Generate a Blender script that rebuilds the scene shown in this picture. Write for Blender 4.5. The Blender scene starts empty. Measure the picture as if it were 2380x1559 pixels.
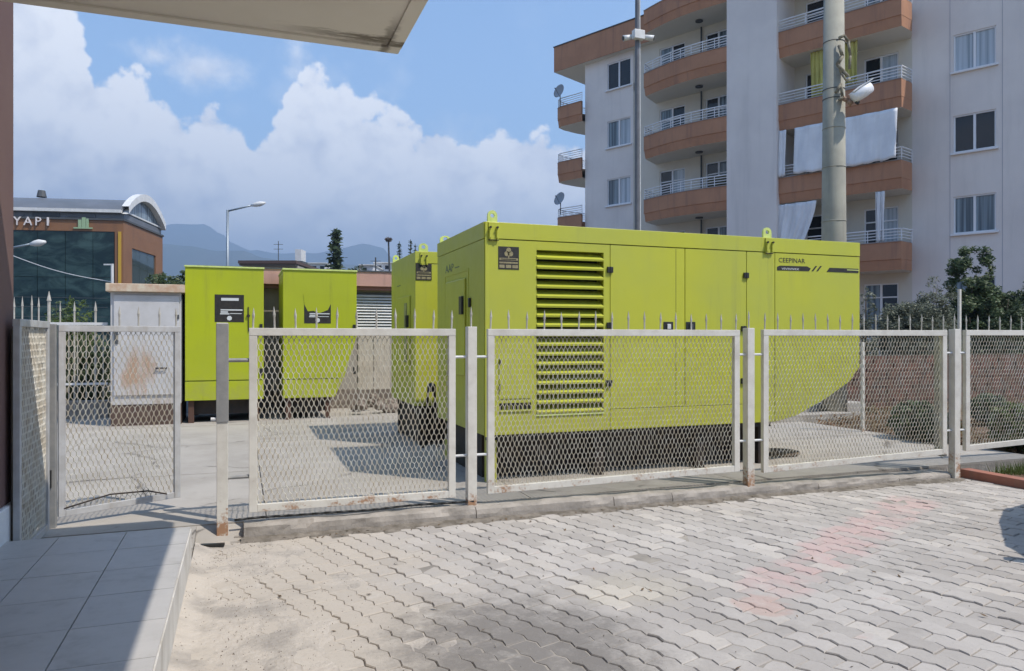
import bpy, bmesh, math, random
from mathutils import Vector, noise as mnoise
random.seed(7)
R = math.radians
SC = bpy.context.scene
COL = SC.collection

# ------------------------------------------------------------------ camera
H = 1.6                        # eye height above the paving
F, CX, HY = 1713.0, 1190.0, 785.0
CA, SA = 0.9386, 0.3450        # the site's axes are turned against the view
cam = bpy.data.cameras.new('camera'); camo = bpy.data.objects.new('camera', cam); COL.objects.link(camo)
camo.location = (0, 0, H)
camo.rotation_euler = (R(90), 0, -math.atan2(SA, CA))
cam.sensor_width = 36; cam.lens = F / 2380 * 36
cam.shift_y = (HY - 779.5) / 2380
cam.clip_start = 0.05; cam.clip_end = 20000
SC.camera = camo
SC.render.resolution_x, SC.render.resolution_y = 1024, 671

# ------------------------------------------------------------------ light
SUN = Vector((0.44, -0.47, 1.0)).normalized()
sl = bpy.data.lights.new('sun', 'SUN'); so = bpy.data.objects.new('sun', sl); COL.objects.link(so)
sl.energy = 3.3; sl.angle = R(0.5); sl.color = (1.0, 0.935, 0.845)
so.rotation_euler = SUN.to_track_quat('Z', 'Y').to_euler()
so.location = (0, 0, 30)
SC.view_settings.view_transform = 'Standard'; SC.view_settings.look = 'None'
SC.view_settings.gamma = 1; SC.view_settings.exposure = 0.75
SC.view_settings.use_curve_mapping = False
SKY_STRENGTH = 0.135


# ---------------------------------------------------------------- node maths
class S:
    def __init__(s, nt, sock): s.nt, s.k = nt, sock
    def _op(s, op, *a, clamp=False):
        n = s.nt.nodes.new('ShaderNodeMath'); n.operation = op; n.use_clamp = clamp
        for i, v in enumerate((s,) + a):
            if isinstance(v, S): s.nt.links.new(v.k, n.inputs[i])
            else: n.inputs[i].default_value = v
        return S(s.nt, n.outputs[0])
    def __add__(s, o): return s._op('ADD', o)
    def __radd__(s, o): return s._op('ADD', o)
    def __sub__(s, o): return s._op('SUBTRACT', o)
    def __rsub__(s, o): return (s * -1) + o
    def __mul__(s, o): return s._op('MULTIPLY', o)
    def __rmul__(s, o): return s._op('MULTIPLY', o)
    def __truediv__(s, o): return s._op('DIVIDE', o)
    def clamp(s): return s._op('ADD', 0.0, clamp=True)
    def max(s, o): return s._op('MAXIMUM', o)
    def min(s, o): return s._op('MINIMUM', o)
    def abs(s): return s._op('ABSOLUTE')
    def frac(s): return s._op('FRACT')
    def pow(s, o): return s._op('POWER', o)
    def exp(s): return s._op('EXPONENT')
    def smooth(s, a, b):
        n = s.nt.nodes.new('ShaderNodeMapRange'); n.interpolation_type = 'SMOOTHSTEP'
        s.nt.links.new(s.k, n.inputs[0]); n.inputs[1].default_value = a; n.inputs[2].default_value = b
        return S(s.nt, n.outputs[0])


def nnoise(nt, vec, scale, detail=4, rough=0.5, dist=0.0, w=None):
    n = nt.nodes.new('ShaderNodeTexNoise')
    nt.links.new(vec, n.inputs['Vector'])
    n.inputs['Scale'].default_value = scale; n.inputs['Detail'].default_value = detail
    n.inputs['Roughness'].default_value = rough; n.inputs['Distortion'].default_value = dist
    return S(nt, n.outputs[0])


def vmath(nt, op, a, b):
    n = nt.nodes.new('ShaderNodeVectorMath'); n.operation = op
    for i, v in enumerate((a, b)):
        if v is None: continue
        if isinstance(v, (tuple, list)): n.inputs[i].default_value = v
        else: nt.links.new(v, n.inputs[i])
    return n.outputs[0]


def mix(nt, f, a, b, mode='MIX'):
    n = nt.nodes.new('ShaderNodeMix'); n.data_type = 'RGBA'; n.blend_type = mode
    if isinstance(f, S): nt.links.new(f.k, n.inputs[0])
    else: n.inputs[0].default_value = f
    for i, v in ((6, a), (7, b)):
        if isinstance(v, (tuple, list)): n.inputs[i].default_value = tuple(v)[:3] + (1,)
        else: nt.links.new(v, n.inputs[i])
    return n.outputs[2]


def lin(r, g, b):
    f = lambda c: c / 12.92 / 255 if c <= 10 else ((c / 255 + .055) / 1.055) ** 2.4
    return (f(r), f(g), f(b))


# ------------------------------------------------------------------ world: sky and clouds
def make_world():
    w = bpy.data.worlds.new("World"); SC.world = w; w.use_nodes = True
    nt = w.node_tree; nt.nodes.clear()
    out = nt.nodes.new('ShaderNodeOutputWorld'); bg = nt.nodes.new('ShaderNodeBackground')
    nt.links.new(bg.outputs[0], out.inputs[0])
    sky = nt.nodes.new('ShaderNodeTexSky'); sky.sky_type = 'NISHITA'; sky.sun_disc = False
    sky.sun_elevation = math.asin(SUN.z); sky.sun_rotation = math.atan2(SUN.x, SUN.y)
    sky.air_density = 1.0; sky.dust_density = 0.6; sky.ozone_density = 1.0
    tc = nt.nodes.new('ShaderNodeTexCoord')
    g = tc.outputs['Generated']
    sep = nt.nodes.new('ShaderNodeSeparateXYZ'); nt.links.new(g, sep.inputs[0])
    X, Y, Z = (S(nt, sep.outputs[i]) for i in range(3))
    s_ = X * CA - Y * SA; d_ = X * SA + Y * CA
    az = s_._op('ARCTAN2', d_); el = Z._op('ARCSINE')
    # height of the cloud tops along the horizon (az in radians -> elevation)
    pts = [(-900, 20), (-300, 40), (-60, -20), (60, -60), (150, -30), (205, 60), (225, 120), (300, 100), (345, 160), (395, 205), (440, 235), (485, 205),
           (530, 250), (575, 275), (592, 292), (630, 275), (660, 235), (684, 165), (715, 145), (765, 165), (815, 190), (835, 225), (900, 225),
           (960, 250), (1005, 275), (1060, 300), (1110, 315), (1180, 285), (1290, 262), (1400, 270), (1700, 200), (2100, 260), (2600, 220)]
    fc = nt.nodes.new('ShaderNodeFloatCurve'); cv = fc.mapping.curves[0]
    A0, A1, EM = -0.9, 0.8, 0.6
    P = []
    for px, py in pts:
        u = (px - CX) / F; a = math.atan(u); e = math.atan((HY - py) / F * math.cos(a))
        P.append(((a - A0) / (A1 - A0), e / EM))
    cv.points[0].location = (0, .45); cv.points[1].location = (1, .5)
    for x, y in P:
        if 0.02 < x < .98: cv.points.new(x, y)
    fc.mapping.update()
    nt.links.new(((az - A0) / (A1 - A0)).clamp().k, fc.inputs['Value'])
    B = S(nt, fc.outputs[0]) * EM
    n1 = nnoise(nt, g, 9, 9, .6)
    n2 = nnoise(nt, g, 40, 9, .66)
    vo = nt.nodes.new('ShaderNodeTexVoronoi'); vo.feature = 'SMOOTH_F1'
    vo.inputs['Scale'].default_value = 22; vo.inputs['Smoothness'].default_value = .35
    wob = nt.nodes.new('ShaderNodeTexNoise'); nt.links.new(g, wob.inputs['Vector']); wob.inputs['Scale'].default_value = 18; wob.inputs['Detail'].default_value = 5
    nt.links.new(vmath(nt, 'ADD', g, vmath(nt, 'MULTIPLY', wob.outputs[1], (.05, .05, .05))), vo.inputs['Vector'])
    puff = 0.5 - S(nt, vo.outputs['Distance'])
    vo3 = nt.nodes.new('ShaderNodeTexVoronoi'); vo3.feature = 'SMOOTH_F1'; vo3.inputs['Scale'].default_value = 62; vo3.inputs['Smoothness'].default_value = .3
    nt.links.new(vmath(nt, 'ADD', g, vmath(nt, 'MULTIPLY', wob.outputs[1], (.03, .03, .03))), vo3.inputs['Vector'])
    puff2 = 0.5 - S(nt, vo3.outputs['Distance'])
    depth = B - el + (n1 - .5) * .10 + (n2 - .5) * .060 + puff * .055 + puff2 * .022 - .018
    dens = depth.smooth(-.006, .012)
    # thin veils above the main mass and a loose small cloud
    def blob(px, py, rx, ry):
        u = (px - CX) / F; a = math.atan(u); e = math.atan((HY - py) / F * math.cos(a))
        q = ((az - a) / (rx / F)); r = ((el - e) / (ry / F))
        return (1 - (q * q + r * r)._op('SQRT'))
    sm = blob(455, 158, 120, 55).max(blob(370, 130, 90, 36)).max(blob(690, 120, 40, 60) * .5) + (n1 - .5) * 2.2 + (n2 - .5) * 1.3
    dens2 = sm.smooth(-.15, 1.0) * .75
    wis = ((n1 - .52) * 3).clamp() * depth.smooth(-.16, 0.0) * .5
    cov = dens.max(dens2).max(wis)
    # light and shade of the billows: the same field sampled a step towards the sun
    off = tuple(SUN * 0.035)
    g2 = vmath(nt, 'ADD', g, off)
    m1 = nnoise(nt, g, 14, 8, .6); m1b = nnoise(nt, g2, 14, 8, .6)
    relief = (m1 - m1b) * 3.4
    vo2 = nt.nodes.new('ShaderNodeTexVoronoi'); vo2.feature = 'SMOOTH_F1'; vo2.inputs['Scale'].default_value = 17; vo2.inputs['Smoothness'].default_value = .9
    nt.links.new(vmath(nt, 'ADD', g, vmath(nt, 'MULTIPLY', wob.outputs[1], (.07, .07, .07))), vo2.inputs['Vector'])
    big = nnoise(nt, g, 5, 3, .5)
    body = 1 - depth.smooth(.02, .24)
    lit = (body * .62 + relief * .62 + (puff) * .60 + puff2 * .35 + (n2 - .5) * .9 + (big - .5) * 1.5 + .36).clamp()
    ccol = mix(nt, lit, (.49, .515, .595), (.84, .84, .84))
    low = el.smooth(0.0, .16)
    ccol = mix(nt, (1 - low) * .40, ccol, (.46, .505, .58))
    skyc = vmath(nt, 'MULTIPLY', sky.outputs[0], (SKY_STRENGTH,) * 3)
    skyc = mix(nt, 1.0, skyc, (1.02, 1.13, 1.17), 'MULTIPLY')
    hz = 1 - el.abs().smooth(0.0, .5)
    skyc = mix(nt, hz * .35, skyc, (.20, .34, .56))
    
    fin = mix(nt, cov, skyc, ccol)
    below = Z.smooth(-.02, 0.0)
    fin = mix(nt, below, (.25, .24, .22), fin)
    nt.links.new(fin, bg.inputs[0]); bg.inputs[1].default_value = 1.0
make_world()


# ------------------------------------------------------------------ geometry helpers
def W(px, py, d):
    s = (px - CX) / F * d
    return Vector((SA * d + CA * s, CA * d - SA * s, H + (HY - py) / F * d))
def G(px, py, z=0.0):
    return W(px, py, (H - z) * F / (py - HY))
def on_y(px, Y):
    u = (px - CX) / F; d = Y / (CA - SA * u); return (SA + CA * u) * d, d
def on_x(px, X):
    u = (px - CX) / F; d = X / (SA + CA * u); return (CA - SA * u) * d, d
def zat(py, d): return H + (HY - py) / F * d
def proj(p):
    d = SA * p[0] + CA * p[1]; s = CA * p[0] - SA * p[1]
    if d < .1: return None
    return CX + F * s / d, HY - F * (p[2] - H) / d, d

WL = {}
def tag(o, label=None, cat=None, group=None, kind=None):
    if label: o['label'] = label
    if cat: o['category'] = cat
    if group: o['group'] = group
    if kind: o['kind'] = kind
    return o
def thing(name, loc, label, cat, group=None):
    o = bpy.data.objects.new(name, None); COL.objects.link(o); o.location = loc
    o.empty_display_size = .3
    WL[o.name] = Vector(loc)
    return tag(o, label, cat, group)


class MB:
    def __init__(s, xf=None): s.v, s.f, s.xf = [], [], xf
    def add(s, vs, fs):
        n = len(s.v)
        s.v += [tuple(s.xf(*p)) if s.xf else tuple(p) for p in vs]
        s.f += [tuple(i + n for i in f) for f in fs]
        return s
    def box(s, x0, x1, y0, y1, z0, z1):
        return s.add([(x0, y0, z0), (x1, y0, z0), (x1, y1, z0), (x0, y1, z0), (x0, y0, z1), (x1, y0, z1), (x1, y1, z1), (x0, y1, z1)],
                     [(0, 3, 2, 1), (4, 5, 6, 7), (0, 1, 5, 4), (1, 2, 6, 5), (2, 3, 7, 6), (3, 0, 4, 7)])
    def prism(s, poly, ext):          # poly: 3D points, ext: vector
        n = len(poly); e = Vector(ext)
        return s.add([tuple(p) for p in poly] + [tuple(Vector(p) + e) for p in poly],
                     [tuple(range(n))[::-1], tuple(range(n, 2 * n))] + [(i, (i + 1) % n, n + (i + 1) % n, n + i) for i in range(n)])
    def quad(s, a, b, c, d): return s.add([a, b, c, d], [(0, 1, 2, 3)])
    def tube(s, p0, p1, r0, r1=None, n=8, caps=True):
        r1 = r0 if r1 is None else r1
        p0, p1 = Vector(p0), Vector(p1); ax = (p1 - p0).normalized()
        a = ax.orthogonal().normalized(); b = ax.cross(a)
        vs = []
        for p, r in ((p0, r0), (p1, r1)):
            for i in range(n):
                t = 2 * math.pi * i / n
                vs.append(tuple(p + (a * math.cos(t) + b * math.sin(t)) * r))
        fs = [(i, (i + 1) % n, n + (i + 1) % n, n + i) for i in range(n)]
        if caps: fs += [tuple(range(n))[::-1], tuple(range(n, 2 * n))]
        return s.add(vs, fs)
    def path(s, pts, r, n=6):
        for i in range(len(pts) - 1): s.tube(pts[i], pts[i + 1], r if not isinstance(r, list) else r[i], r if not isinstance(r, list) else r[i + 1], n)
        return s
    def bar(s, p0, p1, w, h, up=(0, 0, 1)):      # square bar between two points
        p0, p1 = Vector(p0), Vector(p1); ax = (p1 - p0).normalized(); up = Vector(up)
        if abs(ax.dot(up)) > .95: up = Vector((0, 1, 0))
        a = ax.cross(up).normalized() * w / 2; b = a.normalized().cross(ax) * h / 2
        vs = [tuple(p + q) for p in (p0, p1) for q in (-a - b, a - b, a + b, -a + b)]
        return s.add(vs, [(0, 1, 2, 3), (7, 6, 5, 4), (0, 4, 5, 1), (1, 5, 6, 2), (2, 6, 7, 3), (3, 7, 4, 0)])
    def lathe(s, c, prof, n=16, ax=(0, 0, 1)):   # prof: (radius, height) list
        c = Vector(c); ax = Vector(ax).normalized(); a = ax.orthogonal().normalized(); b = ax.cross(a)
        vs, fs = [], []
        for r, h in prof:
            for i in range(n):
                t = 2 * math.pi * i / n
                vs.append(tuple(c + ax * h + (a * math.cos(t) + b * math.sin(t)) * r))
        for j in range(len(prof) - 1):
            for i in range(n):
                fs.append((j * n + i, j * n + (i + 1) % n, (j + 1) * n + (i + 1) % n, (j + 1) * n + i))
        fs += [tuple(range(n))[::-1], tuple(range((len(prof) - 1) * n, len(prof) * n))]
        return s.add(vs, fs)
    def build(s, name, mat, parent=None, smooth=False, bevel=0, kind=None, recalc=True, label=None):
        base = WL.get(parent.name, Vector()) if parent else Vector()
        me = bpy.data.meshes.new(name)
        me.from_pydata([tuple(Vector(p) - base) for p in s.v], [], s.f)
        if recalc and len(s.f) < 60000:
            bm = bmesh.new(); bm.from_mesh(me); bmesh.ops.recalc_face_normals(bm, faces=bm.faces); bm.to_mesh(me); bm.free()
        me.materials.append(mat)
        if smooth: me.polygons.foreach_set('use_smooth', [True] * len(me.polygons))
        o = bpy.data.objects.new(name, me); COL.objects.link(o)
        if parent: o.parent = parent
        WL[o.name] = base
        if bevel:
            m = o.modifiers.new('bevel', 'BEVEL'); m.width = bevel; m.segments = 2; m.limit_method = 'ANGLE'; m.angle_limit = R(40)
        if kind: o['kind'] = kind
        if label: o['label'] = label
        return o


def place(name, me, loc, parent=None, rotz=0):
    o = bpy.data.objects.new(name, me); COL.objects.link(o)
    base = WL.get(parent.name, Vector()) if parent else Vector()
    o.location = Vector(loc) - base
    if rotz: o.rotation_euler = (0, 0, rotz)
    if parent: o.parent = parent
    return o


def text(name, s, size, origin, right, up, mat, parent, depth=.004, sx=1.0, label=None, align='LEFT'):
    cu = bpy.data.curves.new(name, 'FONT'); cu.body = s; cu.size = size; cu.extrude = depth; cu.align_x = align; cu.resolution_u = 2
    to = bpy.data.objects.new(name, cu); COL.objects.link(to)
    me = bpy.data.meshes.new_from_object(to.evaluated_get(bpy.context.evaluated_depsgraph_get()))
    bpy.data.objects.remove(to)
    right, up = Vector(right).normalized(), Vector(up).normalized(); nrm = right.cross(up)
    base = WL.get(parent.name, Vector()) if parent else Vector()
    for v in me.vertices:
        v.co = Vector(origin) + right * v.co.x * sx + up * v.co.y + nrm * v.co.z - base
    me.materials.clear(); me.materials.append(mat)
    o = bpy.data.objects.new(name, me); COL.objects.link(o); o.parent = parent; WL[o.name] = base
    if label: o['label'] = label
    return o


# ------------------------------------------------------------------ materials
def newmat(name):
    m = bpy.data.materials.new(name); m.use_nodes = True; nt = m.node_tree
    b = nt.nodes['Principled BSDF']; geo = nt.nodes.new('ShaderNodeNewGeometry')
    return m, nt, b, geo.outputs['Position'], geo
def bump(nt, b, h, strength=.3, dist=.01):
    n = nt.nodes.new('ShaderNodeBump'); n.inputs['Strength'].default_value = strength; n.inputs['Distance'].default_value = dist
    nt.links.new(h.k, n.inputs['Height']); nt.links.new(n.outputs[0], b.inputs['Normal'])
def M(name, col, rough=.6, c2=None, scale=3, detail=5, amt=1.0, bmp=0, bscale=40, spec=.5, metal=0, streak=None, bdist=.005, contrast=(.3, .7)):
    m, nt, b, pos, geo = newmat(name)
    b.inputs['Roughness'].default_value = rough; b.inputs['Metallic'].default_value = metal
    b.inputs['Specular IOR Level'].default_value = spec
    c = tuple(col)
    if c2:
        n = nnoise(nt, pos, scale, detail, .6).smooth(*contrast) * amt
        c = mix(nt, n, col, c2)
    if streak:        # vertical dirt runs
        sc, scol, sa = streak
        v = vmath(nt, 'MULTIPLY', pos, (sc, sc, sc * .08))
        st = nnoise(nt, v, 1, 5, .65).smooth(.48, .78) * sa
        c = mix(nt, st, c, scol)
    if isinstance(c, tuple): b.inputs['Base Color'].default_value = c[:3] + (1,)
    else: nt.links.new(c, b.inputs['Base Color'])
    if bmp: bump(nt, b, nnoise(nt, pos, bscale, 4, .6), bmp, bdist)
    return m

def lime_mat(name, c1, c2, dirt):
    m, nt, b, pos, geo = newmat(name)
    sp = nt.nodes.new('ShaderNodeSeparateXYZ'); nt.links.new(pos, sp.inputs[0]); z = S(nt, sp.outputs[2])
    oi = nt.nodes.new('ShaderNodeObjectInfo'); rnd = S(nt, oi.outputs['Random'])
    n = nnoise(nt, pos, .9, 6, .6); n2 = nnoise(nt, pos, 7, 7, .7)
    c = mix(nt, n.smooth(.3, .7) * .9, c1, c2)
    c = mix(nt, rnd * .30, c, tuple(k * .82 for k in c1))
    runs = nnoise(nt, vmath(nt, 'MULTIPLY', pos, (9, 9, .55)), 1, 6, .7).smooth(.50, .74) * nnoise(nt, vmath(nt, 'MULTIPLY', pos, (1.6, 1.6, .8)), 1, 3, .5).smooth(.35, .65)
    c = mix(nt, runs * .50, c, dirt)
    low = (1 - z.smooth(.55, 1.25)) * n2.smooth(.35, .65)
    c = mix(nt, low * .30, c, (.30, .27, .14))
    chip = nnoise(nt, pos, 26, 5, .75).smooth(.70, .76)
    c = mix(nt, chip * .8, c, (.12, .09, .035))
    nt.links.new(c, b.inputs['Base Color']); nt.links.new((n2 * .35 + .26 + runs * .15).k, b.inputs['Roughness']); b.inputs['Specular IOR Level'].default_value = .5
    bump(nt, b, nnoise(nt, pos, 1.6, 3, .5) + n2 * .04, .25, .03)
    return m
LIME = lime_mat('lime_paint', (.49, .50, .036), (.43, .455, .065), (.30, .31, .075))
LIME2 = lime_mat('lime_paint_bright', (.43, .485, .006), (.385, .43, .02), (.23, .24, .03))
LIMELUG = M('lug_paint', (.62, .70, .22), .5, (.5, .6, .15), 12)
DARKIN = M('dark_interior', (.012, .012, .010), .9)
BLACK = M('black_plastic', (.018, .018, .017), .45)
BLACKST = M('black_sticker', (.014, .013, .012), .6, (.03, .025, .02), 20)
STEELD = M('dark_chassis_steel', (.016, .013, .012), .7, (.035, .022, .016), 9, bmp=.3)
GOLD = M('faded_gold_print', (.33, .29, .15), .6, (.22, .18, .1), 60)
WHITEPRINT = M('white_print', (.62, .64, .62), .6)
GREYPRINT = M('faded_grey_print', (.13, .17, .10), .6)

def fence_mat():
    m, nt, b, pos, geo = newmat('weathered_cream_paint')
    sp = nt.nodes.new('ShaderNodeSeparateXYZ'); nt.links.new(pos, sp.inputs[0]); z = S(nt, sp.outputs[2])
    n = nnoise(nt, pos, 6, 6, .65); n2 = nnoise(nt, pos, 30, 5, .7)
    c = mix(nt, n.smooth(.35, .75), (.66, .63, .56), (.54, .505, .44))
    low = (1 - z.smooth(0.0, .55))
    rust = ((n2 * .6 + n * .6 + low * .28) - .78).smooth(0, .14) * .9
    c = mix(nt, rust, c, (.33, .16, .07))
    nt.links.new(c, b.inputs['Base Color']); b.inputs['Roughness'].default_value = .55
    bump(nt, b, n2, .25, .004)
    return m
FENCE = fence_mat()
WIRE = M('cream_mesh_wire', (.66, .63, .54), .5, (.52, .45, .34), 8)
SPEARM = M('dull_spear_paint', (.50, .48, .43), .6, (.38, .35, .30), 11)
GALV = M('grey_post_steel', (.24, .24, .235), .5, (.33, .32, .30), 9, bmp=.15, metal=.1)
GATEM = M('gate_paint_grey', (.50, .50, .50), .5, (.40, .39, .38), 8, streak=(14, (.3, .24, .17), .5))
def conc_mat():
    m, nt, b, pos, geo = newmat('yard_concrete')
    oi = nt.nodes.new('ShaderNodeObjectInfo'); rnd = S(nt, oi.outputs['Random'])
    n = nnoise(nt, pos, 1.1, 9, .65); n2 = nnoise(nt, pos, 6, 7, .7); n3 = nnoise(nt, pos, .45, 5, .6, .8)
    c = mix(nt, n.smooth(.32, .68), (.42, .385, .34), (.335, .305, .265))
    c = mix(nt, rnd * .22, c, (.30, .27, .235))
    c = mix(nt, (n3 * .6 + n2 * .4).smooth(.53, .68) * .55, c, (.23, .205, .18))
    vo = nt.nodes.new('ShaderNodeTexVoronoi'); vo.feature = 'DISTANCE_TO_EDGE'; vo.inputs['Scale'].default_value = .42
    wn = nt.nodes.new('ShaderNodeTexNoise'); nt.links.new(pos, wn.inputs['Vector']); wn.inputs['Scale'].default_value = 2.2; wn.inputs['Detail'].default_value = 7
    nt.links.new(vmath(nt, 'ADD', pos, vmath(nt, 'MULTIPLY', wn.outputs[1], (.5, .5, 0))), vo.inputs['Vector'])
    crack = (1 - S(nt, vo.outputs['Distance']).smooth(.001, .009)) * n.smooth(.46, .56)
    c = mix(nt, crack * .75, c, (.10, .09, .08))
    sp = nnoise(nt, pos, 42, 4, .7).smooth(.60, .74)
    c = mix(nt, sp * .3, c, (.20, .18, .155))
    nt.links.new(c, b.inputs['Base Color']); b.inputs['Roughness'].default_value = .88; b.inputs['Specular IOR Level'].default_value = .25
    bump(nt, b, n2 + nnoise(nt, pos, 60, 4, .6) * .5 - crack, .35, .008)
    return m
CONC = conc_mat()
KERB = M('kerb_concrete', (.40, .36, .315), .9, (.26, .235, .205), 4.5, 9, 1, .6, 22, .2, bdist=.012, streak=(5, (.20, .18, .15), .5))
WALLB = M('brown_wall', (.175, .105, .088), .8, (.155, .09, .08), 1.2, 4, 1, .08, 60)
PLINTH = M('white_plinth', (.78, .78, .77), .7, (.68, .68, .67), 4)
SOIL = M('garden_soil', (.12, .075, .05), .95, (.18, .12, .08), 5, 8, 1, .8, 18, .2, bdist=.03)
TERRA = M('terracotta_kerb', (.36, .145, .095), .8, (.28, .12, .08), 6, 6, 1, .2, 40, streak=(8, (.22, .15, .12), .5))
RUBBLE = M('rubble_stone', (.24, .20, .165), .9, (.13, .10, .08), 7, 6, 1, .5, 25)
BEIGEW = M('beige_wall', (.37, .335, .29), .85, (.31, .28, .24), 2, 6, 1, .1, 40, streak=(5, (.24, .2, .17), .5))
PINKF = M('pink_fascia', (.52, .30, .24), .8, (.44, .26, .21), 3, 6, 1, streak=(7, (.2, .13, .11), .8))
WHITEM = M('white_metal', (.68, .68, .67), .45, (.58, .58, .57), 5)
GREYD = M('dark_grey', (.07, .075, .08), .6)

# =================================================================== GROUND
gm = MB().add([(-9000, -9000, -.06), (9000, -9000, -.06), (9000, 9000, -.06), (-9000, 9000, -.06)], [(0, 1, 2, 3)])
GROUND = M('far_ground', (.34, .31, .26), .95, (.22, .22, .16), .02, 8)
tag(gm.build('ground', GROUND), kind='structure')
tag(MB().box(-60, 60, 16.9, 60, -.058, -.02).build('street', M('asphalt', (.11, .105, .10), .9, (.14, .13, .12), 1.5, bmp=.3)), kind='structure')

# ---- interlocking paving in front of the fence
def paver_mat():
    m, nt, b, pos, geo = newmat('concrete_paver')
    oi = nt.nodes.new('ShaderNodeObjectInfo')
    rnd = (S(nt, geo.outputs['Random Per Island']) * 7.31 + S(nt, oi.outputs['Random']) * 5.17).frac()
    sp = nt.nodes.new('ShaderNodeSeparateXYZ'); nt.links.new(pos, sp.inputs[0]); x, y = S(nt, sp.outputs[0]), S(nt, sp.outputs[1])
    n = nnoise(nt, pos, .9, 7, .62); nf = nnoise(nt, pos, 38, 5, .7); nm = nnoise(nt, pos, 5, 5, .6)
    c = mix(nt, n.smooth(.3, .7), (.41, .375, .34), (.51, .47, .425))
    c = mix(nt, rnd * .75, c, (.33, .30, .27))
    c = mix(nt, (rnd * 13.7).frac().smooth(.86, .95) * .6, c, (.55, .50, .44))
    # a band of old red pavers crossing the court, a few more below its end
    dx, dy = (2.9 - 6.9), (3.75 - 5.75); L = math.hypot(dx, dy); dx /= L; dy /= L
    dist = ((x - 6.9) * (-dy) + (y - 5.75) * dx).abs()
    al = (x - 6.9) * dx + (y - 5.75) * dy
    red = (1 - (dist + (nm - .5) * .3).smooth(.14, .42)) * al.smooth(.1, .7) * (1 - al.smooth(4.0, 4.8)) * (rnd * .6 + .4) * .42
    red = (red * 2.0 + (nm - .5) * .5 - rnd * .75).smooth(.02, .35) * .75
    c = mix(nt, red, c, (.50, .345, .315))
    g2 = (1 - ((x - 2.95).abs()._op('POWER', 2.0) + (y - 3.62).abs()._op('POWER', 2.0)).smooth(.01, .07)) * .6
    c = mix(nt, (g2 * 1.6 + (nm - .5) * 1.6 - rnd * .9).smooth(.1, .5) * .45, c, (.46, .28, .23))
    # dusty sand lying towards the walkway
    sand = (1 - (x + (n - .5) * 2.6 + (nm - .5) * .6).smooth(.35, 1.9))
    c = mix(nt, (sand * 1.3 - rnd * .35 + (nf - .5) * .5).clamp() * .75, c, (.48, .42, .345))
    # grey-green wear patch and oil-dark patch
    p1 = (1 - (((x - 1.35) / .72).abs()._op('POWER', 2.0) + ((y - 3.45) / .95).abs()._op('POWER', 2.0) + (nm - .5) * 2.2 + (nf - .5) * 1.2).smooth(.0, 1.5))
    c = mix(nt, p1 * .85, c, (.17, .155, .14))
    c = mix(nt, nnoise(nt, pos, 1.7, 8, .7, .6).smooth(.55, .72) * .45, c, (.27, .245, .215))
    c = mix(nt, nnoise(nt, pos, 3.1, 6, .7, .3).smooth(.56, .70) * .35, c, (.56, .52, .46))
    c = mix(nt, nf.smooth(.5, .8) * .35, c, (.22, .20, .18))
    yel = (1 - (((x - 2.35) / .5).abs()._op('POWER', 2.0) + ((y - 4.15) / .4).abs()._op('POWER', 2.0) + (nm - .5) * 2).smooth(.0, 1.1)) * .22
    c = mix(nt, yel, c, (.48, .42, .28))
    nt.links.new(c, b.inputs['Base Color']); b.inputs['Roughness'].default_value = .9; b.inputs['Specular IOR Level'].default_value = .2
    bump(nt, b, nf + nnoise(nt, pos, 160, 3, .6) * .4, .45, .006)
    return m
PAVER = paver_mat()
JOINT = M('joint_sand', (.20, .18, .155), .95, (.36, .32, .27), 2.2, 7, 1, .4, 60)
pav = MB().box(-.33, 12, -2.5, 6.24, -.058, -.008).build('paving', JOINT); tag(pav, kind='structure')
PL, PW = .235, .137
ang = R(107.5); rv = Vector((math.cos(ang), math.sin(ang), 0)); qv = Vector((-math.sin(ang), math.cos(ang), 0))
def zz(x): # zigzag edge of an interlocking paver, period PL/2
    t = (x / (PL / 2)) % 1.0
    return .011 * (abs(t * 2 - 1) * 2 - 1)
def paver_shape():
    xs = [0, PL * .25, PL * .5, PL * .75, PL]
    lo = [(x, zz(x)) for x in xs]; hi = [(x, PW + zz(x)) for x in xs][::-1]
    out = lo + hi
    cx, cy = PL / 2, PW / 2
    def inset(k):
        return [(cx + (x - cx) * (1 - k / (PL / 2)), cy + (y - cy) * (1 - k / (PW / 2))) for x, y in out]
    a, b_ = inset(.0028), inset(.0070)
    n = len(a)
    vs = [(x, y, -.03) for x, y in a] + [(x, y, -.006) for x, y in a] + [(x, y, 0) for x, y in b_]
    fs = [tuple(range(2 * n, 3 * n))]
    for k in (0, n):
        fs += [(k + i, k + (i + 1) % n, k + n + (i + 1) % n, k + n + i) for i in range(n)]
    return vs, fs
pvs, pfs = paver_shape()
pme = bpy.data.meshes.new('paver'); pme.from_pydata([tuple(rv * x + qv * y + Vector((0, 0, z))) for x, y, z in pvs], [], pfs); pme.materials.append(PAVER)
cand = []
for j in range(-70, 90):
    for i in range(-60, 60):
        o = rv * (i * PL + (j % 2) * PL / 2) + qv * (j * PW)
        c = o + rv * PL / 2 + qv * PW / 2
        if not (-.26 < c.x < 11.5 and -1.0 < c.y < 6.14): continue
        if c.x > 7.75 and c.y > 5.05: continue
        p = proj((c.x, c.y, 0))
        vis = p and -30 < p[0] < 2400 and p[1] < 1575
        cand.append((not vis, p[2] if p else 99, o))
cand.sort(key=lambda t: (t[0], t[1]))
rest = MB()
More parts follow.
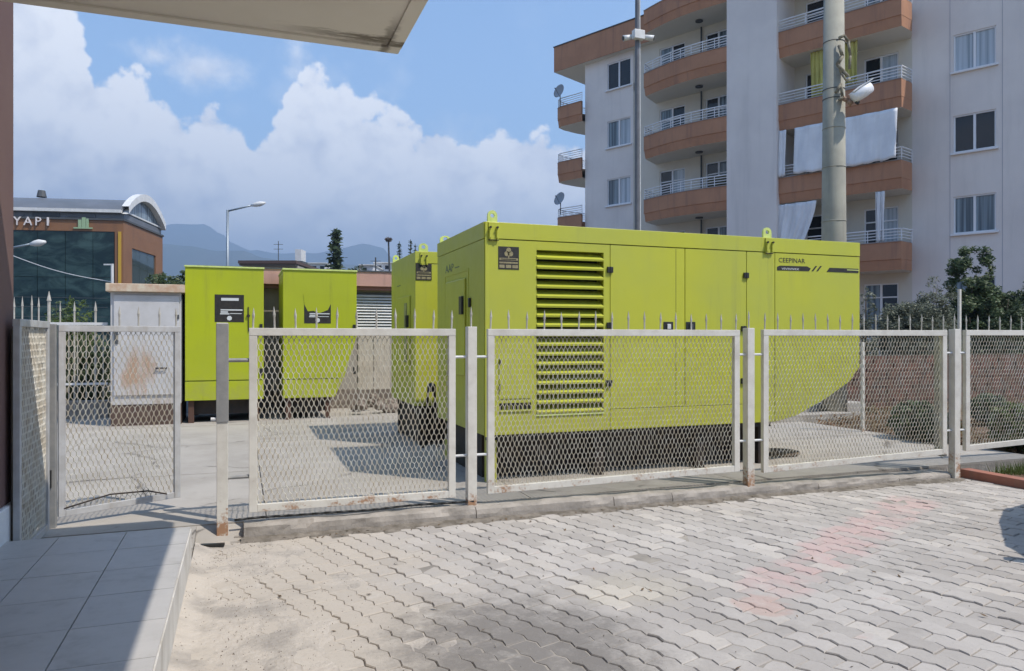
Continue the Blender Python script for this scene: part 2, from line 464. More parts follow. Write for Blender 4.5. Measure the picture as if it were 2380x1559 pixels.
for k, (nv, d, o) in enumerate(cand):
    dz = random.uniform(-.004, .003) + .006 * mnoise.noise(Vector((o.x, o.y, 0))); tilt = (random.uniform(-.018, .018), random.uniform(-.018, .018))
    if k < 300:
        q = place('paver', pme, (o.x, o.y, dz), pav); q.rotation_euler = (tilt[0], tilt[1], 0)
    else:
        a, b_ = tilt
        rest.add([tuple(o + rv * x + qv * y + Vector((0, 0, z + dz + x * a + y * b_))) for x, y, z in pvs], pfs)
rest.build('pavers_beyond', PAVER, pav, kind='stuff', recalc=False)
# blown sand that fills the joints by the walkway
sd = MB(); nx, ny = 60, 110
def sandz(x, y):
    n = mnoise.fractal(Vector((x * 1.9, y * 1.9, 3)), 1, 2, 6); n2 = mnoise.fractal(Vector((x * 9, y * 9, 7)), 1, 2, 4)
    e = max(0, (x + .3)) / 1.25; w = max(0, .10 - (x + .327)) * .35
    return .0035 + n * .013 + n2 * .003 - e * .013 + w
vs, fs = [], []
for i in range(nx + 1):
    for j in range(ny + 1):
        x = -.327 + i * 1.9 / nx; y = -.5 + j * 6.6 / ny
        vs.append((x, y, max(-.02, sandz(x, y)) + random.uniform(-.0006, .0006)))
fs = [(i * (ny + 1) + j, (i + 1) * (ny + 1) + j, (i + 1) * (ny + 1) + j + 1, i * (ny + 1) + j + 1) for i in range(nx) for j in range(ny)]
SAND = M('blown_sand', (.49, .435, .37), .95, (.34, .305, .265), 3.4, 10, 1, 1.0, 28, .15, bdist=.012, contrast=(.42, .66))
sd.add(vs, fs); tag(sd.build('blown_sand', SAND, smooth=True), 'beige blown sand filling the paver joints along the walkway', 'sand', kind='stuff')

# loose grit on the paving: by the walkway, along the kerb foot, in the joints
gv = MB(); rd = random.Random(12)
for k in range(5200):
    if k < 2600: x, y = -.32 + abs(rd.gauss(0, .55)), rd.uniform(2.2, 6.15)
    elif k < 4400: x = rd.uniform(-.1, 7.7); y = 6.20 - .014 * x - abs(rd.gauss(0, .045))
    else: x, y = rd.uniform(-.3, 6), rd.uniform(2.4, 6.1)
    if mnoise.noise(Vector((x * 2.5, y * 2.5, 9))) < rd.uniform(-.5, .3): continue
    q = rd.uniform(.002, .007) * (1.6 if rd.random() < .05 else 1); a = rd.uniform(0, 3)
    c_, s_ = math.cos(a) * q, math.sin(a) * q; z = max(.001, sandz(x, y)) if x < 1.5 else .001
    gv.add([(x + c_, y + s_, z - .002), (x - s_ * .8, y + c_ * .8, z - .002), (x - c_, y - s_, z - .002), (x + s_ * .7, y - c_ * .7, z - .002), (x, y, z + q * .8)], [(0, 1, 4), (1, 2, 4), (2, 3, 4), (3, 0, 4)])
GRIT = M('loose_grit', (.36, .32, .27), .95, (.12, .10, .08), 30, 3)
tag(gv.build('grit', GRIT, recalc=False), 'loose grit and dirt along the kerb foot and the walkway', 'gravel', kind='stuff')
lv = MB()
for k in range(240):
    x = rd.uniform(-.2, 7.6); y = 6.19 - .014 * x - abs(rd.gauss(0, .06)); 
    if k > 170: x, y = rd.uniform(-.2, 5.5), rd.uniform(2.6, 6)
    l = rd.uniform(.008, .024); a = rd.uniform(0, 6.28); v1 = Vector((math.cos(a), math.sin(a), rd.uniform(0, .4))) * l; v2 = Vector((-math.sin(a), math.cos(a), rd.uniform(-.3, .5))) * l * .4; p = Vector((x, y, .008))
    lv.add([p - v1, p + v2, p + v1, p - v2], [(0, 1, 2, 3)])
tag(lv.build('dry_leaves', M('dry_leaf', (.16, .10, .05), .8, (.06, .045, .025), 20), recalc=False), 'small dry leaves blown against the kerb foot', 'leaves', kind='stuff')

# ---- raised tiled walkway at the left
WZ = .28
slab = MB().box(-3.0, -.325, -2.5, 5.61, -.05, WZ - .012).build('walkway', M('walkway_side', (.60, .57, .52), .75, (.46, .43, .38), 3.5, 7, 1, .2, 30, streak=(6, (.3, .26, .2), .7)), bevel=.004); tag(slab, kind='structure')
def tile_mat():
    m, nt, b, pos, geo = newmat('grey_floor_tile')
    oi = nt.nodes.new('ShaderNodeObjectInfo'); rnd = S(nt, oi.outputs['Random'])
    n = nnoise(nt, pos, 2.2, 8, .65); n2 = nnoise(nt, pos, 11, 7, .7)
    c = mix(nt, n.smooth(.3, .7), (.50, .475, .445), (.43, .41, .38))
    c = mix(nt, rnd * .35, c, (.42, .41, .40))
    c = mix(nt, (n * .5 + n2 * .5).smooth(.50, .64) * .38, c, (.31, .29, .265))
    c = mix(nt, nnoise(nt, pos, 75, 4, .7).smooth(.62, .75) * .35, c, (.25, .235, .215))
    nt.links.new(c, b.inputs['Base Color']); nt.links.new((n2 * .4 + .28).k, b.inputs['Roughness'])
    bump(nt, b, n2, .05, .004)
    return m
TILE = tile_mat()
tme = MB().box(.003, .397, .003, .445, 0, .012)
tm = bpy.data.meshes.new('tile'); tm.from_pydata(tme.v, [], tme.f); tm.materials.append(TILE)
for i in range(3):
    for j in range(14):
        y = 5.615 - .448 * (j + 1)
        place('tile', tm, (-.329 - .4 * (i + 1) + .0, y, WZ - .012 + random.uniform(0, .0012)), slab)

# ---- our building: brown wall and white canopy
wb = thing('shop_building', (-1.6, 3, 0), 'brown rendered wall on a white plinth beside the tiled walkway', 'building')
MB().box(-3.2, -1.45, -2.5, 5.87, .50, 7.5).build('wall', WALLB, wb, bevel=.01)
MB().box(-3.2, -1.425, -2.5, 5.88, .05, .50).build('plinth', PLINTH, wb, bevel=.008)
def canopy_mat():
    m, nt, b, pos, geo = newmat('canopy_render')
    sp = nt.nodes.new('ShaderNodeSeparateXYZ'); nt.links.new(pos, sp.inputs[0]); x, y = S(nt, sp.outputs[0]), S(nt, sp.outputs[1])
    n = nnoise(nt, pos, 1.2, 6, .6); n2 = nnoise(nt, vmath(nt, 'MULTIPLY', pos, (3, 14, 3)), 1, 7, .7)
    c = mix(nt, n.smooth(.3, .7), (.74, .69, .60), (.68, .63, .545))
    edge = 1 - ((y - 4.80 + (n2 - .5) * .26).abs() ).smooth(.02, .07)
    edge2 = 1 - ((x - .90 + (n2 - .5) * .18).abs()).smooth(.012, .05)
    st = (edge * x.smooth(.05, .85) * n2.smooth(.25, .5)).max(edge2 * y.smooth(4.3, 4.8) * .8)
    c = mix(nt, st * .85, c, (.085, .065, .04))
    nt.links.new(c, b.inputs['Base Color']); b.inputs['Roughness'].default_value = .85
    bump(nt, b, n2, .2, .01)
    return m
CZ = 3.535
cp = thing('canopy', (-1, 2, CZ), 'off white concrete canopy overhead with a stained peeling corner', 'canopy')
CM = canopy_mat()
MB().box(-4.5, .985, -2.5, 4.945, CZ + .004, CZ + .22).build('soffit', CM, cp)
MB().box(-4.5, 1.0, 4.87, 4.96, CZ - .012, CZ + .24).box(.91, 1.002, -2.5, 4.869, CZ - .012, CZ + .24).build('drip_edge', CM, cp, bevel=.004)

# ---- yard behind the fence
YZ = .10
yard = MB().box(-9, 9.45, 6.42, 16.0, -.05, YZ - .02).build('yard', KERB); tag(yard, kind='structure')
SW = 2.35
for i in range(8):
    for j in range(4):
        x0 = -9.2 + i * SW + .004; x1 = min(x0 + SW - .010, 9.45); y0 = 6.42 + j * 2.4 + .004; y1 = min(y0 + 2.39, 16.0)
        MB().box(x0, x1, y0, y1, YZ - .02, YZ + random.uniform(-.002, .002)).build('concrete_slab', CONC, yard)
# kerb blocks under the fence
kb = MB().box(-.05, 8.0, 6.26, 6.40, -.05, .02).build('kerb', KERB); tag(kb, kind='structure')
kx = .02
for kl in (1.92, 1.35, .62, 1.75, 1.1, .8):
    x0 = kx; kx += kl + .008; n = max(4, int(kl / .06)); top = random.uniform(.105, .118) - .0055 * x0
    vs = []
    for i in range(n + 1):
        x = x0 + kl * i / n
        def w(a, b, amp): return amp * mnoise.fractal(Vector((x * 5 + a, b * 3.1, a)), 1, 2, 5)
        y0 = 6.225 - .014 * x
        chip = max(0, mnoise.noise(Vector((x * 3.3, 8, 2))) - .25) * .07
        vs += [(x, y0 + w(0, 1, .012), -.045), (x, y0 + .004 + w(1, 2, .016), top * .45), (x, y0 + .012 + w(2, 3, .014) + chip, top - .018 - chip * .7), (x, y0 + .034 + w(3, 4, .014) + chip * .6, top + w(4, 5, .012)), (x, 6.31, top + .004 + w(6, 5, .012)), (x, 6.415, top - .004 + w(5, 6, .008)), (x, 6.415, -.045)]
    q = 7
    fs = [(i * q + j, (i + 1) * q + j, (i + 1) * q + (j + 1) % q, i * q + (j + 1) % q) for i in range(n) for j in range(q)] + [tuple(range(q)), tuple(range(n * q, n * q + q))]
    MB().add(vs, fs).build('kerb_block', KERB, kb)
ds = MB(); vs = []; n = 260
for i in range(n + 1):
    x = .0 + 7.65 * i / n
    for j, (yy, hh) in enumerate(((6.24, .014), (6.21, .016), (6.17, .008), (6.13, .003), (6.08, -.006))):
        q_ = mnoise.fractal(Vector((x * 7, j * 2.3, 4)), 1, 2, 5)
        vs.append((x + random.uniform(-.006, .006), yy - .014 * x + q_ * .022, max(-.006, hh + q_ * .010)))
ds.add(vs, [(i * 5 + j, (i + 1) * 5 + j, (i + 1) * 5 + j + 1, i * 5 + j + 1) for i in range(n) for j in range(4)])
tag(ds.build('kerb_dirt', M('kerb_dirt', (.25, .22, .185), .95, (.12, .105, .085), 9, 8, 1, .8, 60, .1), recalc=False), 'dark crumbly dirt gathered along the foot of the fence kerb', 'dirt', kind='stuff')
# sloping apron between walkway and yard gate
MB().add([(-3, 5.62, .02), (-.335, 5.62, -.0), (-.335, 6.42, .092), (-3, 6.42, .092), (-3, 5.62, -.05), (-.335, 5.62, -.05), (-.335, 6.42, -.05), (-3, 6.42, -.05)],
         [(0, 1, 2, 3), (4, 5, 6, 7), (0, 4, 5, 1), (1, 5, 6, 2), (2, 6, 7, 3), (3, 7, 4, 0)]).add([(-.334, 6.17, -.02), (.015, 6.22, -.015), (.015, 6.42, .085), (-.334, 6.42, .092), (-.334, 6.17, -.05), (.015, 6.22, -.05), (.015, 6.42, -.05), (-.334, 6.42, -.05)],
         [(0, 1, 2, 3), (4, 5, 6, 7), (0, 4, 5, 1), (1, 5, 6, 2), (2, 6, 7, 3), (3, 7, 4, 0)]).build('ramp', CONC)['kind'] = 'structure'

# =================================================================== FENCE
def mesh_screen(p0, p1, z0a, z0b, z1, parent, wid=.0062, pitch=.0215, cell=.047, rnd=.0):
    p0, p1 = Vector(p0), Vector(p1); L = (p1 - p0).length; ux = (p1 - p0) / L; un = Vector((-ux.y, ux.x, 0))
    m = MB(); n = int(L / pitch)
    hmax = z1 - min(z0a, z0b); rows = int(hmax / cell) + 1
    for k in range(n + 1):
        pts = []
        for r in range(rows + 1):
            sg = 1 if (k + r) % 2 == 0 else -1
            a = pitch * .5 * (.72 + .22 * mnoise.noise(Vector((k * .21, r * .5, p0.x)))) * sg
            x0_ = k * pitch; zq = r * cell
            jx = random.uniform(-1, 1) * .003 + .018 * mnoise.noise(Vector((x0_ * 2.2 + p0.x, zq * 2.5, 1))) + .006 * mnoise.noise(Vector((x0_ * 7 + p0.x, zq * 6, 4)))
            x = x0_ + a + jx
            zc = z1 - r * cell
            for dz in (cell * .27, -cell * .27):
                xx = min(max(x, 0), L); zlo = z0a + (z0b - z0a) * xx / L
                pts.append((xx, max(min(zc + dz, z1), zlo)))
        vs, fs = [], []
        for i, (x, z) in enumerate(pts):
            c = p0 + ux * x; 
            for dx, dn in ((-wid / 2, 0), (wid / 2, 0), (0, -wid * .7)):
                q = c + ux * dx + un * dn; vs.append((q.x, q.y, z))
        for i in range(len(pts) - 1):
            if pts[i][1] - pts[i + 1][1] < 1e-5: continue
            b_ = i * 3
            fs += [(b_, b_ + 3, b_ + 4, b_ + 1), (b_ + 1, b_ + 4, b_ + 5, b_ + 2), (b_ + 2, b_ + 5, b_ + 3, b_)]
        m.add(vs, fs)
    return m.build('mesh_screen', WIRE, parent, kind='stuff', recalc=False)

def spear(m, x, y, z0, h, r=.0075, lean=0):
    m.tube((x, y, z0), (x + lean * .5, y, z0 + h * .45), r, r, 6)
    m.tube((x + lean * .5, y, z0 + h * .45), (x + lean * .7, y, z0 + h * .62), r, r * 1.55, 6)
    m.tube((x + lean * .7, y, z0 + h * .62), (x + lean, y, z0 + h), r * 1.55, .001, 6)

def panel(a, b, za, zb, zt, parent, mat=FENCE, nsp=16, w=.062, name='panel_frame', spikes=True, sh=.175):
    a, b = Vector((a[0], a[1], 0)), Vector((b[0], b[1], 0)); u = (b - a).normalized(); t = w * .8
    m = MB()
    A0, B0 = a + Vector((0, 0, za)), b + Vector((0, 0, zb)); A1, B1 = a + Vector((0, 0, zt)), b + Vector((0, 0, zt))
    hw = u * w / 2
    m.bar(A0 + hw, A1 + hw - Vector((0, 0, w)), t, w, up=u)
    m.bar(B0 - hw, B1 - hw - Vector((0, 0, w)), t, w, up=u)
    m.bar(A1 - Vector((0, 0, w / 2)), B1 - Vector((0, 0, w / 2)), t + .004, w)
    m.bar(A0 + u * (w + .001) + Vector((0, 0, w / 2)), B0 - u * (w + .001) + Vector((0, 0, w / 2)), t - .003, w)
    fr = m.build(name, mat, parent, bevel=.003)
    mesh_screen(a + u * w, b - u * w, za + w, zb + w, zt - w, fr)
    if spikes:
        L = (b - a).length
        for i in range(nsp):
            p = a + u * (w / 2 + (L - w) * i / (nsp - 1)); s_ = MB()
            spear(s_, p.x, p.y, zt - .002, sh * random.uniform(.93, 1.05), lean=random.uniform(-.006, .006))
            s_.build('spear_point', SPEARM, fr, smooth=False)
    return fr

PT = [(-.14, 6.33), (1.935, 6.325), (4.867, 6.233), (7.612, 6.13), (10.5, 6.03)]
fz = thing('mesh_fence', (3.5, 6.28, 0), 'long cream mesh panel fence with spear points on steel posts', 'fence')
def fy(x):
    for i in range(4):
        if x <= PT[i + 1][0]: break
    (x0, y0), (x1, y1) = PT[i], PT[i + 1]
    return y0 + (y1 - y0) * (x - x0) / (x1 - x0)
PAN = [(.06, 1.785, .19, .185, 1.680, 11), (2.085, 4.745, .195, .245, 1.680, 16), (5.03, 7.48, .215, .285, 1.685, 16), (7.76, 10.4, .31, .40, 1.69, 16)]
for (x0, x1, za, zb, zt, ns) in PAN:
    panel((x0, fy(x0)), (x1, fy(x1)), za, zb, zt, fz, nsp=ns)
for i, (x, y) in enumerate(PT[:4]):
    m = MB().box(x - .042, x + .042, y - .042, y + .042, (-.02 if i != 1 else -.02), (1.70 if i else 1.72))
    po = m.build('post', FENCE, fz, bevel=.004)
    if i: s_ = MB(); spear(s_, x, y, 1.70, .18); s_.build('spear_point', SPEARM, po)
    for zb_ in ((1.43, .55) if i else (1.42, .48)):
        for sg, px in ((-1, None), (1, None)):
            if i == 0 and sg < 0: continue
            xe = [p[0] for p in PAN][i] if sg > 0 else PAN[i - 1][1]
            c = MB().tube((x + sg * .03, fy(x) + .0, zb_), (xe, fy(xe), zb_), .012 if i else .016, n=8)
            c.build('bracket', WHITEM if i else GALV, fz)
# second angle post behind the far post
MB().box(7.50, 7.545, 6.17, 6.30, .25, 1.70).build('post', GALV, fz, bevel=.003)
# grey latch sleeve on the gate side of the first post
ls = thing('latch_sleeve', (-.14, 6.30, .9), 'grey sheet steel latch cover on the upper half of the gate post', 'latch')
MB().box(-.14 - .046, -.14 + .046, 6.280, 6.378, .93, 1.715).build('cover', GALV, ls, bevel=.004)
MB().tube((-.182, 6.30, .955), (-.225, 6.30, .955), .014).build('bolt', WHITEM, ls)

# the gate: an open leaf and a narrow mesh leaf beside the wall
gt = thing('gate_leaf', (-1.39, 6.77, .1), 'open grey mesh gate leaf hinged near the brown wall', 'gate')
ga, gb = (-1.37, 6.765), (-.51, 7.15)
g = panel(ga, gb, .17, .19, 1.700, gt, GATEM, spikes=False, w=.05, name='leaf_frame')
for px in (278, 322, 370, 408):
    u = Vector((gb[0] - ga[0], gb[1] - ga[1], 0)).normalized()
    best = min((abs(proj((ga[0] + u.x * t * .01, ga[1] + u.y * t * .01, 1.7))[0] - px), t) for t in range(95))[1] * .01
    s_ = MB(); spear(s_, ga[0] + u.x * best, ga[1] + u.y * best, 1.698, .17); s_.build('spear_point', SPEARM, g)
MB().path([(ga[0] + .04, ga[1] + .0, .235), (ga[0] + .35, ga[1] + .135, .30), (ga[0] + .62, ga[1] + .26, .285), (gb[0] - .1, gb[1] - .06, .235)], .007).build('bent_wire', STEELD, g)
MB().box(-1.43, -1.375, 6.70, 6.76, .02, 1.71).build('hinge_post', GALV, gt, bevel=.004)
MB().box(-1.435, -1.40, 6.67, 6.698, .42, .56).build('hinge', BLACK, gt)
nl = thing('narrow_gate_leaf', (-1.39, 6.1, .1), 'narrow framed mesh leaf standing edge on against the brown wall', 'gate')
panel((-1.385, 5.665), (-1.40, 6.54), .13, .13, 1.725, nl, GATEM, spikes=False, w=.05, name='leaf_frame')
MB().box(-1.425, -1.42, 5.70, 6.50, .19, 1.66).build('backing_board', M('murky_board', (.12, .10, .085), .8, (.07, .06, .05), 5, streak=(9, (.24, .18, .13), .8)), nl)

# small loose things at the foot of the gate post
tag(MB().bar((-.36, 6.10, .018), (-.12, 6.06, .018), .035, .02).build('iron_offcut', BLACK), 'short black iron offcut lying on the paving by the gate post', 'iron bar')
hs = MB()
for k in range(3):
    pts = [(-.02 + .1 * i, 6.235 + .02 * k + .012 * math.sin(i * .7 + k), .145 + .004 * k + .003 * math.sin(i * 1.1 + 2 * k)) for i in range(21)]
    hs.path(pts, .011, 6)
hs = MB(); hs.path([(-.05 + .1 * i, 6.30 + .02 * math.sin(i * .5), .142 + .002 * math.sin(i)) for i in range(21)], .011, 6)
tag(hs.build('black_hose', BLACK, smooth=True), 'thin black hose lying along the kerb under the first fence panel', 'hose')

# =================================================================== GENERATORS
def lug(x, y, z, parent, w=.085, h=.12, axis='x'):
    m = MB(); 
    # plate with an eye: outer rounded outline as ring segments
    n = 10; pts_o = [(-w / 2, 0), (-w / 2, h * .55)] + [(-w / 2 + w * (1 - math.cos(math.pi * i / n)) / 2, h * .55 + h * .45 * math.sin(math.pi * i / n)) for i in range(1, n)] + [(w / 2, h * .55), (w / 2, 0)]
    k = len(pts_o); cz = h * .55; r = w * .22
    inner = []
    for i in range(k):
        dx, dz = pts_o[i][0], pts_o[i][1] - cz; l = math.hypot(dx, dz) or 1
        inner.append((dx / l * r, cz + dz / l * r))
    vs = []
    for yy in (-.012, .012):
        vs += [(x + a, y + yy, z + b) for a, b in pts_o] + [(x + a, y + yy, z + b) for a, b in inner]
    fs = []
    for i in range(k):
        j = (i + 1) % k
        fs += [(i, j, k + j, k + i), (2 * k + i, 2 * k + j, 3 * k + j, 3 * k + i), (i, j, 2 * k + j, 2 * k + i), (k + i, k + j, 3 * k + j, 3 * k + i)]
    m.add(vs, fs)
    return m.build('lifting_lug', LIMELUG, parent)

def lug_bracket(x, y, z, parent):
    b = MB().box(x - .055, x + .055, y - .014, y - .001, z - .19, z - .005).box(x - .05, x - .03, y - .034, y - .0145, z - .17, z - .05).box(x + .025, x + .045, y - .034, y - .0145, z - .17, z - .05)
    b.build('lug_bracket', LIME, parent, bevel=.003)
    MB().tube((x - .04, y - .024, z - .06), (x - .04, y - .045, z - .06), .012).tube((x + .035, y - .024, z - .06), (x + .035, y - .045, z - .06), .012).box(x - .056, x + .056, y - .016, y - .0142, z - .192, z - .182).build('bolt', STEELD, parent)

def sticker(x0, x1, z0, z1, y, parent, style=0, onx=False):
    def q(a0, a1, b0, b1, off, t=.0015):
        A0, A1 = x0 + (x1 - x0) * a0, x0 + (x1 - x0) * a1; B0, B1 = z0 + (z1 - z0) * b0, z0 + (z1 - z0) * b1
        return (A0, A1, y - off - t, y - off, B0, B1)
    pl = MB().box(*q(0, 1, 0, 1, 0, .003)).build('sticker', BLACKST, parent)
    if style == 0:
        e = MB(); cx, cz = x0 + (x1 - x0) * .5, z0 + (z1 - z0) * .74; r = (x1 - x0) * .12
        for a in range(3):
            an = math.pi / 2 + a * 2 * math.pi / 3
            e.lathe((cx + r * .9 * math.cos(an), y - .0032, cz + r * .9 * math.sin(an)), [(r, 0), (r, .0012)], 10, (0, -1, 0))
        e.box(cx - r * .25, cx + r * .25, y - .0044, y - .0032, cz - r * 2, cz)
        e.build('emblem', GOLD, pl)
        MB().box(*q(.05, .95, .40, .50, .0032)).box(*q(.05, .3, .06, .2, .0032)).box(*q(.36, .62, .06, .2, .0032)).box(*q(.68, .95, .06, .2, .0032)).box(*q(.05, .95, .26, .33, .0032)).build('print_lines', GOLD, pl)
        MB().box(*q(.14, .86, .43, .465, .0046)).build('print_strip', BLACKST, pl)
    else:
        mm = MB()
        if style == 1: mm.box(*q(.22, .82, .78, .88, .0032))
        mm.box(*q(.2, .95, .42, .465, .0032)).box(*q(.2, .45, .34, .39, .0032)).box(*q(.18, .5, .28, .32, .0032)).box(*q(.52, .92, .30, .325, .0032))
        mm.build('print_lines', WHITEPRINT, pl)
        MB().lathe(((x0 + x1) / 2, y - .0032, z0 + (z1 - z0) * .14), [((x1 - x0) * .09, 0), ((x1 - x0) * .07, .001)], 7, (0, -1, 0)).build('emblem', WHITEPRINT, pl)
    return pl

gx0, gy0, gy1, gzt, gzb = 2.33, 7.135, 9.04, 2.785, .605
gx1 = on_y(1998, gy0)[0]
def X1(px): return on_y(px, gy0)[0]
def Z1(px, py): return zat(py, on_y(px, gy0)[1])
G1 = thing('generator', (4.8, 8.1, YZ), 'large lime green generator with a wide louvre right behind the mesh fence', 'generator', 'lime green generator units in the yard')
chx0, chz1 = X1(1795), Z1(1998, 852)
outl = [(gx0, gzb), (chx0, gzb), (X1(1850), Z1(1850, 966)), (X1(1920), Z1(1920, 926)), (X1(1975), Z1(1975, 886)), (gx1, chz1), (gx1, gzt), (gx0, gzt)]
# core body, set back behind the panels; louvre opening left hollow
LX0, LX1 = X1(1247), X1(1403); LZ0, LZ1 = Z1(1247, 963), Z1(1247, 580)
core = MB()
core.prism([(x, gy0 + .20, z) for x, z in outl], (0, gy1 - gy0 - .22, 0))
core.build('body', LIME, G1)
SEAM = 2.612
pn = .012
def panelpoly(poly, name='panel', y=None, t=.19, label=None, mat=LIME):
    y = gy0 if y is None else y
    return MB().prism([(x, y, z) for x, z in poly], (0, t, 0)).build(name, mat, G1, bevel=.004)
def rect(x0, x1, z0, z1): return [(x0, z0), (x1, z0), (x1, z1), (x0, z1)]
g_ = .0035
panelpoly(rect(gx0, gx1, SEAM + g_, gzt), 'top_rail', gy0 - .006)
xa, xb, xc, xd = X1(1418), X1(1592), X1(1735), X1(1801)
dz0 = Z1(1592, 944)
# louvred bay built round its opening
bay = MB()
for r_ in (rect(gx0, LX0, gzb, SEAM - g_), rect(LX1, xa - g_, gzb, SEAM - g_), rect(LX0, LX1, gzb, LZ0), rect(LX0, LX1, LZ1, SEAM - g_)):
    bay.prism([(x, gy0, z) for x, z in r_], (0, .19, 0))
bay.build('louvre_bay', LIME, G1)
MB().box(LX0, LX1, gy0 + .16, gy0 + .185, LZ0, LZ1).build('louvre_back', DARKIN, G1)
nsl = 17; pit = (LZ1 - LZ0) / nsl
for i in range(nsl):
    z = LZ0 + pit * i
    # each slat: a face sloping outwards and down with a returned lip
    prof = [(.006, z + .004), (-.012, z + .006), (-.016, z + pit * .24), (.105, z + pit * .93), (.112, z + pit * .86), (-.002, z + pit * .16)]
    MB().prism([(LX0 + .004, gy0 + a, b) for a, b in prof], (LX1 - LX0 - .008, 0, 0)).build('louvre_slat', LIME, G1)
panelpoly(rect(xa + g_, xb - g_, dz0, SEAM - g_), 'door')
panelpoly(rect(xb + g_, xc - g_, dz0, SEAM - g_), 'door')
panelpoly(rect(xc + g_, xd - g_, gzb, SEAM - g_))
panelpoly(rect(xa + g_, xc - g_, gzb, dz0 - g_ * 1.5), 'sill_panel')
panelpoly([(xd + g_, gzb)] + outl[2:5] + [(gx1, chz1), (gx1, SEAM - g_), (xd + g_, SEAM - g_)], 'end_panel')
xm = X1(1571)
MB().box(xm - .002, xm + .002, gy0 - .0012, gy0 + .002, dz0, SEAM - .01).build('door_seam', STEELD, G1)
# left (short) side: panel, door, trim
sy0, sy1 = gy0, gy1
MB().box(gx0 - .012, gx0, gy0 + .005, gy1 - .005, SEAM + g_, gzt - .002).build('top_rail', LIME, G1)
MB().box(gx0 - .008, gx0, gy0 + .004, gy1 - .005, gzb, SEAM - g_).build('side_panel', LIME, G1)
yd0, _ = on_x(1085, gx0); yd1, _ = on_x(1040, gx0)
dzt, dzb_ = 2.26, 1.18
MB().box(gx0 - .030, gx0 - .0085, yd0, yd1, dzb_, dzt).build('side_door', LIME, G1, bevel=.012)
for (a, b_, c, d_) in ((yd0 - .10, yd0 - .075, dzb_ - .08, dzt + .1), (yd0 - .0745, yd1 + .06, dzt + .075, dzt + .1), (yd1 + .0605, yd1 + .085, dzb_ - .08, dzt + .1)):
    MB().box(gx0 - .0125, gx0 - .0085, a, b_, c, d_).build('door_trim', LIME, G1)
MB().box(gx0 - .058, gx0 - .0305, yd0 + .02, yd0 + .13, 1.86, 2.06).box(gx0 - .035, gx0 - .0086, yd0 - .19, yd0 - .15, 1.93, 2.03).build('door_handle', BLACK, G1, bevel=.005)
for z0_, z1_ in ((1.52, 1.70), (1.28, 1.47)):
    ya, _ = on_x(1075, gx0); yb, _ = on_x(1058, gx0)
    MB().box(gx0 - .014, gx0 - .0085, ya, yb, z0_, z1_).build('side_vent', BLACK, G1)
text('faded_lettering', 'AAP ---', .13, (gx0 - .0095, on_x(1050, gx0)[0] + .25, 2.38), (0, -1, 0), (0, 0, 1), GREYPRINT, G1, .001, 1.5)
# corner strip
MB().box(gx0 - .002, gx0 + .03, gy0 - .011, gy0 - .0005, gzb - .015, gzt).build('corner_trim', LIME, G1, bevel=.003)
# small maintenance flap and slotted vent
fx0, fx1 = X1(1160), X1(1235)
MB().box(fx0, fx1, gy0 - .008, gy0 - .0005, Z1(1197, 926), Z1(1197, 829)).build('maintenance_flap', LIME, G1, bevel=.002)
for zz_ in (Z1(1160, 842), Z1(1160, 900)): MB().tube((fx0 + .006, gy0 - .016, zz_ - .03), (fx0 + .006, gy0 - .016, zz_ + .03), .006).build('flap_hinge', STEELD, G1)
for i in range(8):
    w_ = (fx1 - fx0) / 8
    MB().box(fx0 + i * w_ + .004, fx0 + (i + 1) * w_ - .006, gy0 - .004, gy0 - .0005, Z1(1197, 951), Z1(1197, 936)).build('vent_slot', DARKIN, G1)
MB().box(fx0 - .004, fx1 + .002, gy0 - .012, gy0 - .0005, Z1(1197, 956), Z1(1197, 952)).build('vent_lip', LIME, G1)
MB().box(LX0 - .004, LX1 + .004, gy0 - .010, gy0 - .0005, LZ0 - .018, LZ0 - .001).build('louvre_sill', LIMELUG, G1)
for px, py in ((1417, 627), (1416, 756), (1415, 890), (1733, 640), (1728, 764), (1727, 885)):
    x, z = X1(px), Z1(px, py)
    MB().box(x - .034, x - .003, gy0 - .022, gy0 - .0005, z - .032, z + .032).box(x + .003, x + .034, gy0 - .022, gy0 - .0005, z - .032, z + .032).tube((x, gy0 - .018, z - .034), (x, gy0 - .018, z + .034), .010).build('hinge', BLACK, G1, bevel=.003)
for px in (1553, 1605):
    x, z = X1(px), Z1(px, 757)
    hp = MB().box(x - .062, x + .062, gy0 - .006, gy0 - .0005, z - .045, z + .045).build('handle_plate', BLACK, G1, bevel=.003)
    MB().box(x - .02, x + .025, gy0 - .022, gy0 - .0065, z - .036, z + .02).build('handle', WHITEM if px < 1600 else GREYD, hp, bevel=.003)
sticker(X1(1158), X1(1206), Z1(1180, 626), Z1(1180, 573), gy0 - .0005, G1)
for px in (1146, 1786): lug(X1(px), gy0 + .03, gzt - .002, G1, .105 if px < 1200 else .12, .125); lug_bracket(X1(px), gy0 - .006, gzt, G1)
for px in (1042,):
    y_, _ = on_x(px, gx0 + .05); lug(gx0 + .08, gy1 - .05, gzt - .002, G1, .14, .10)
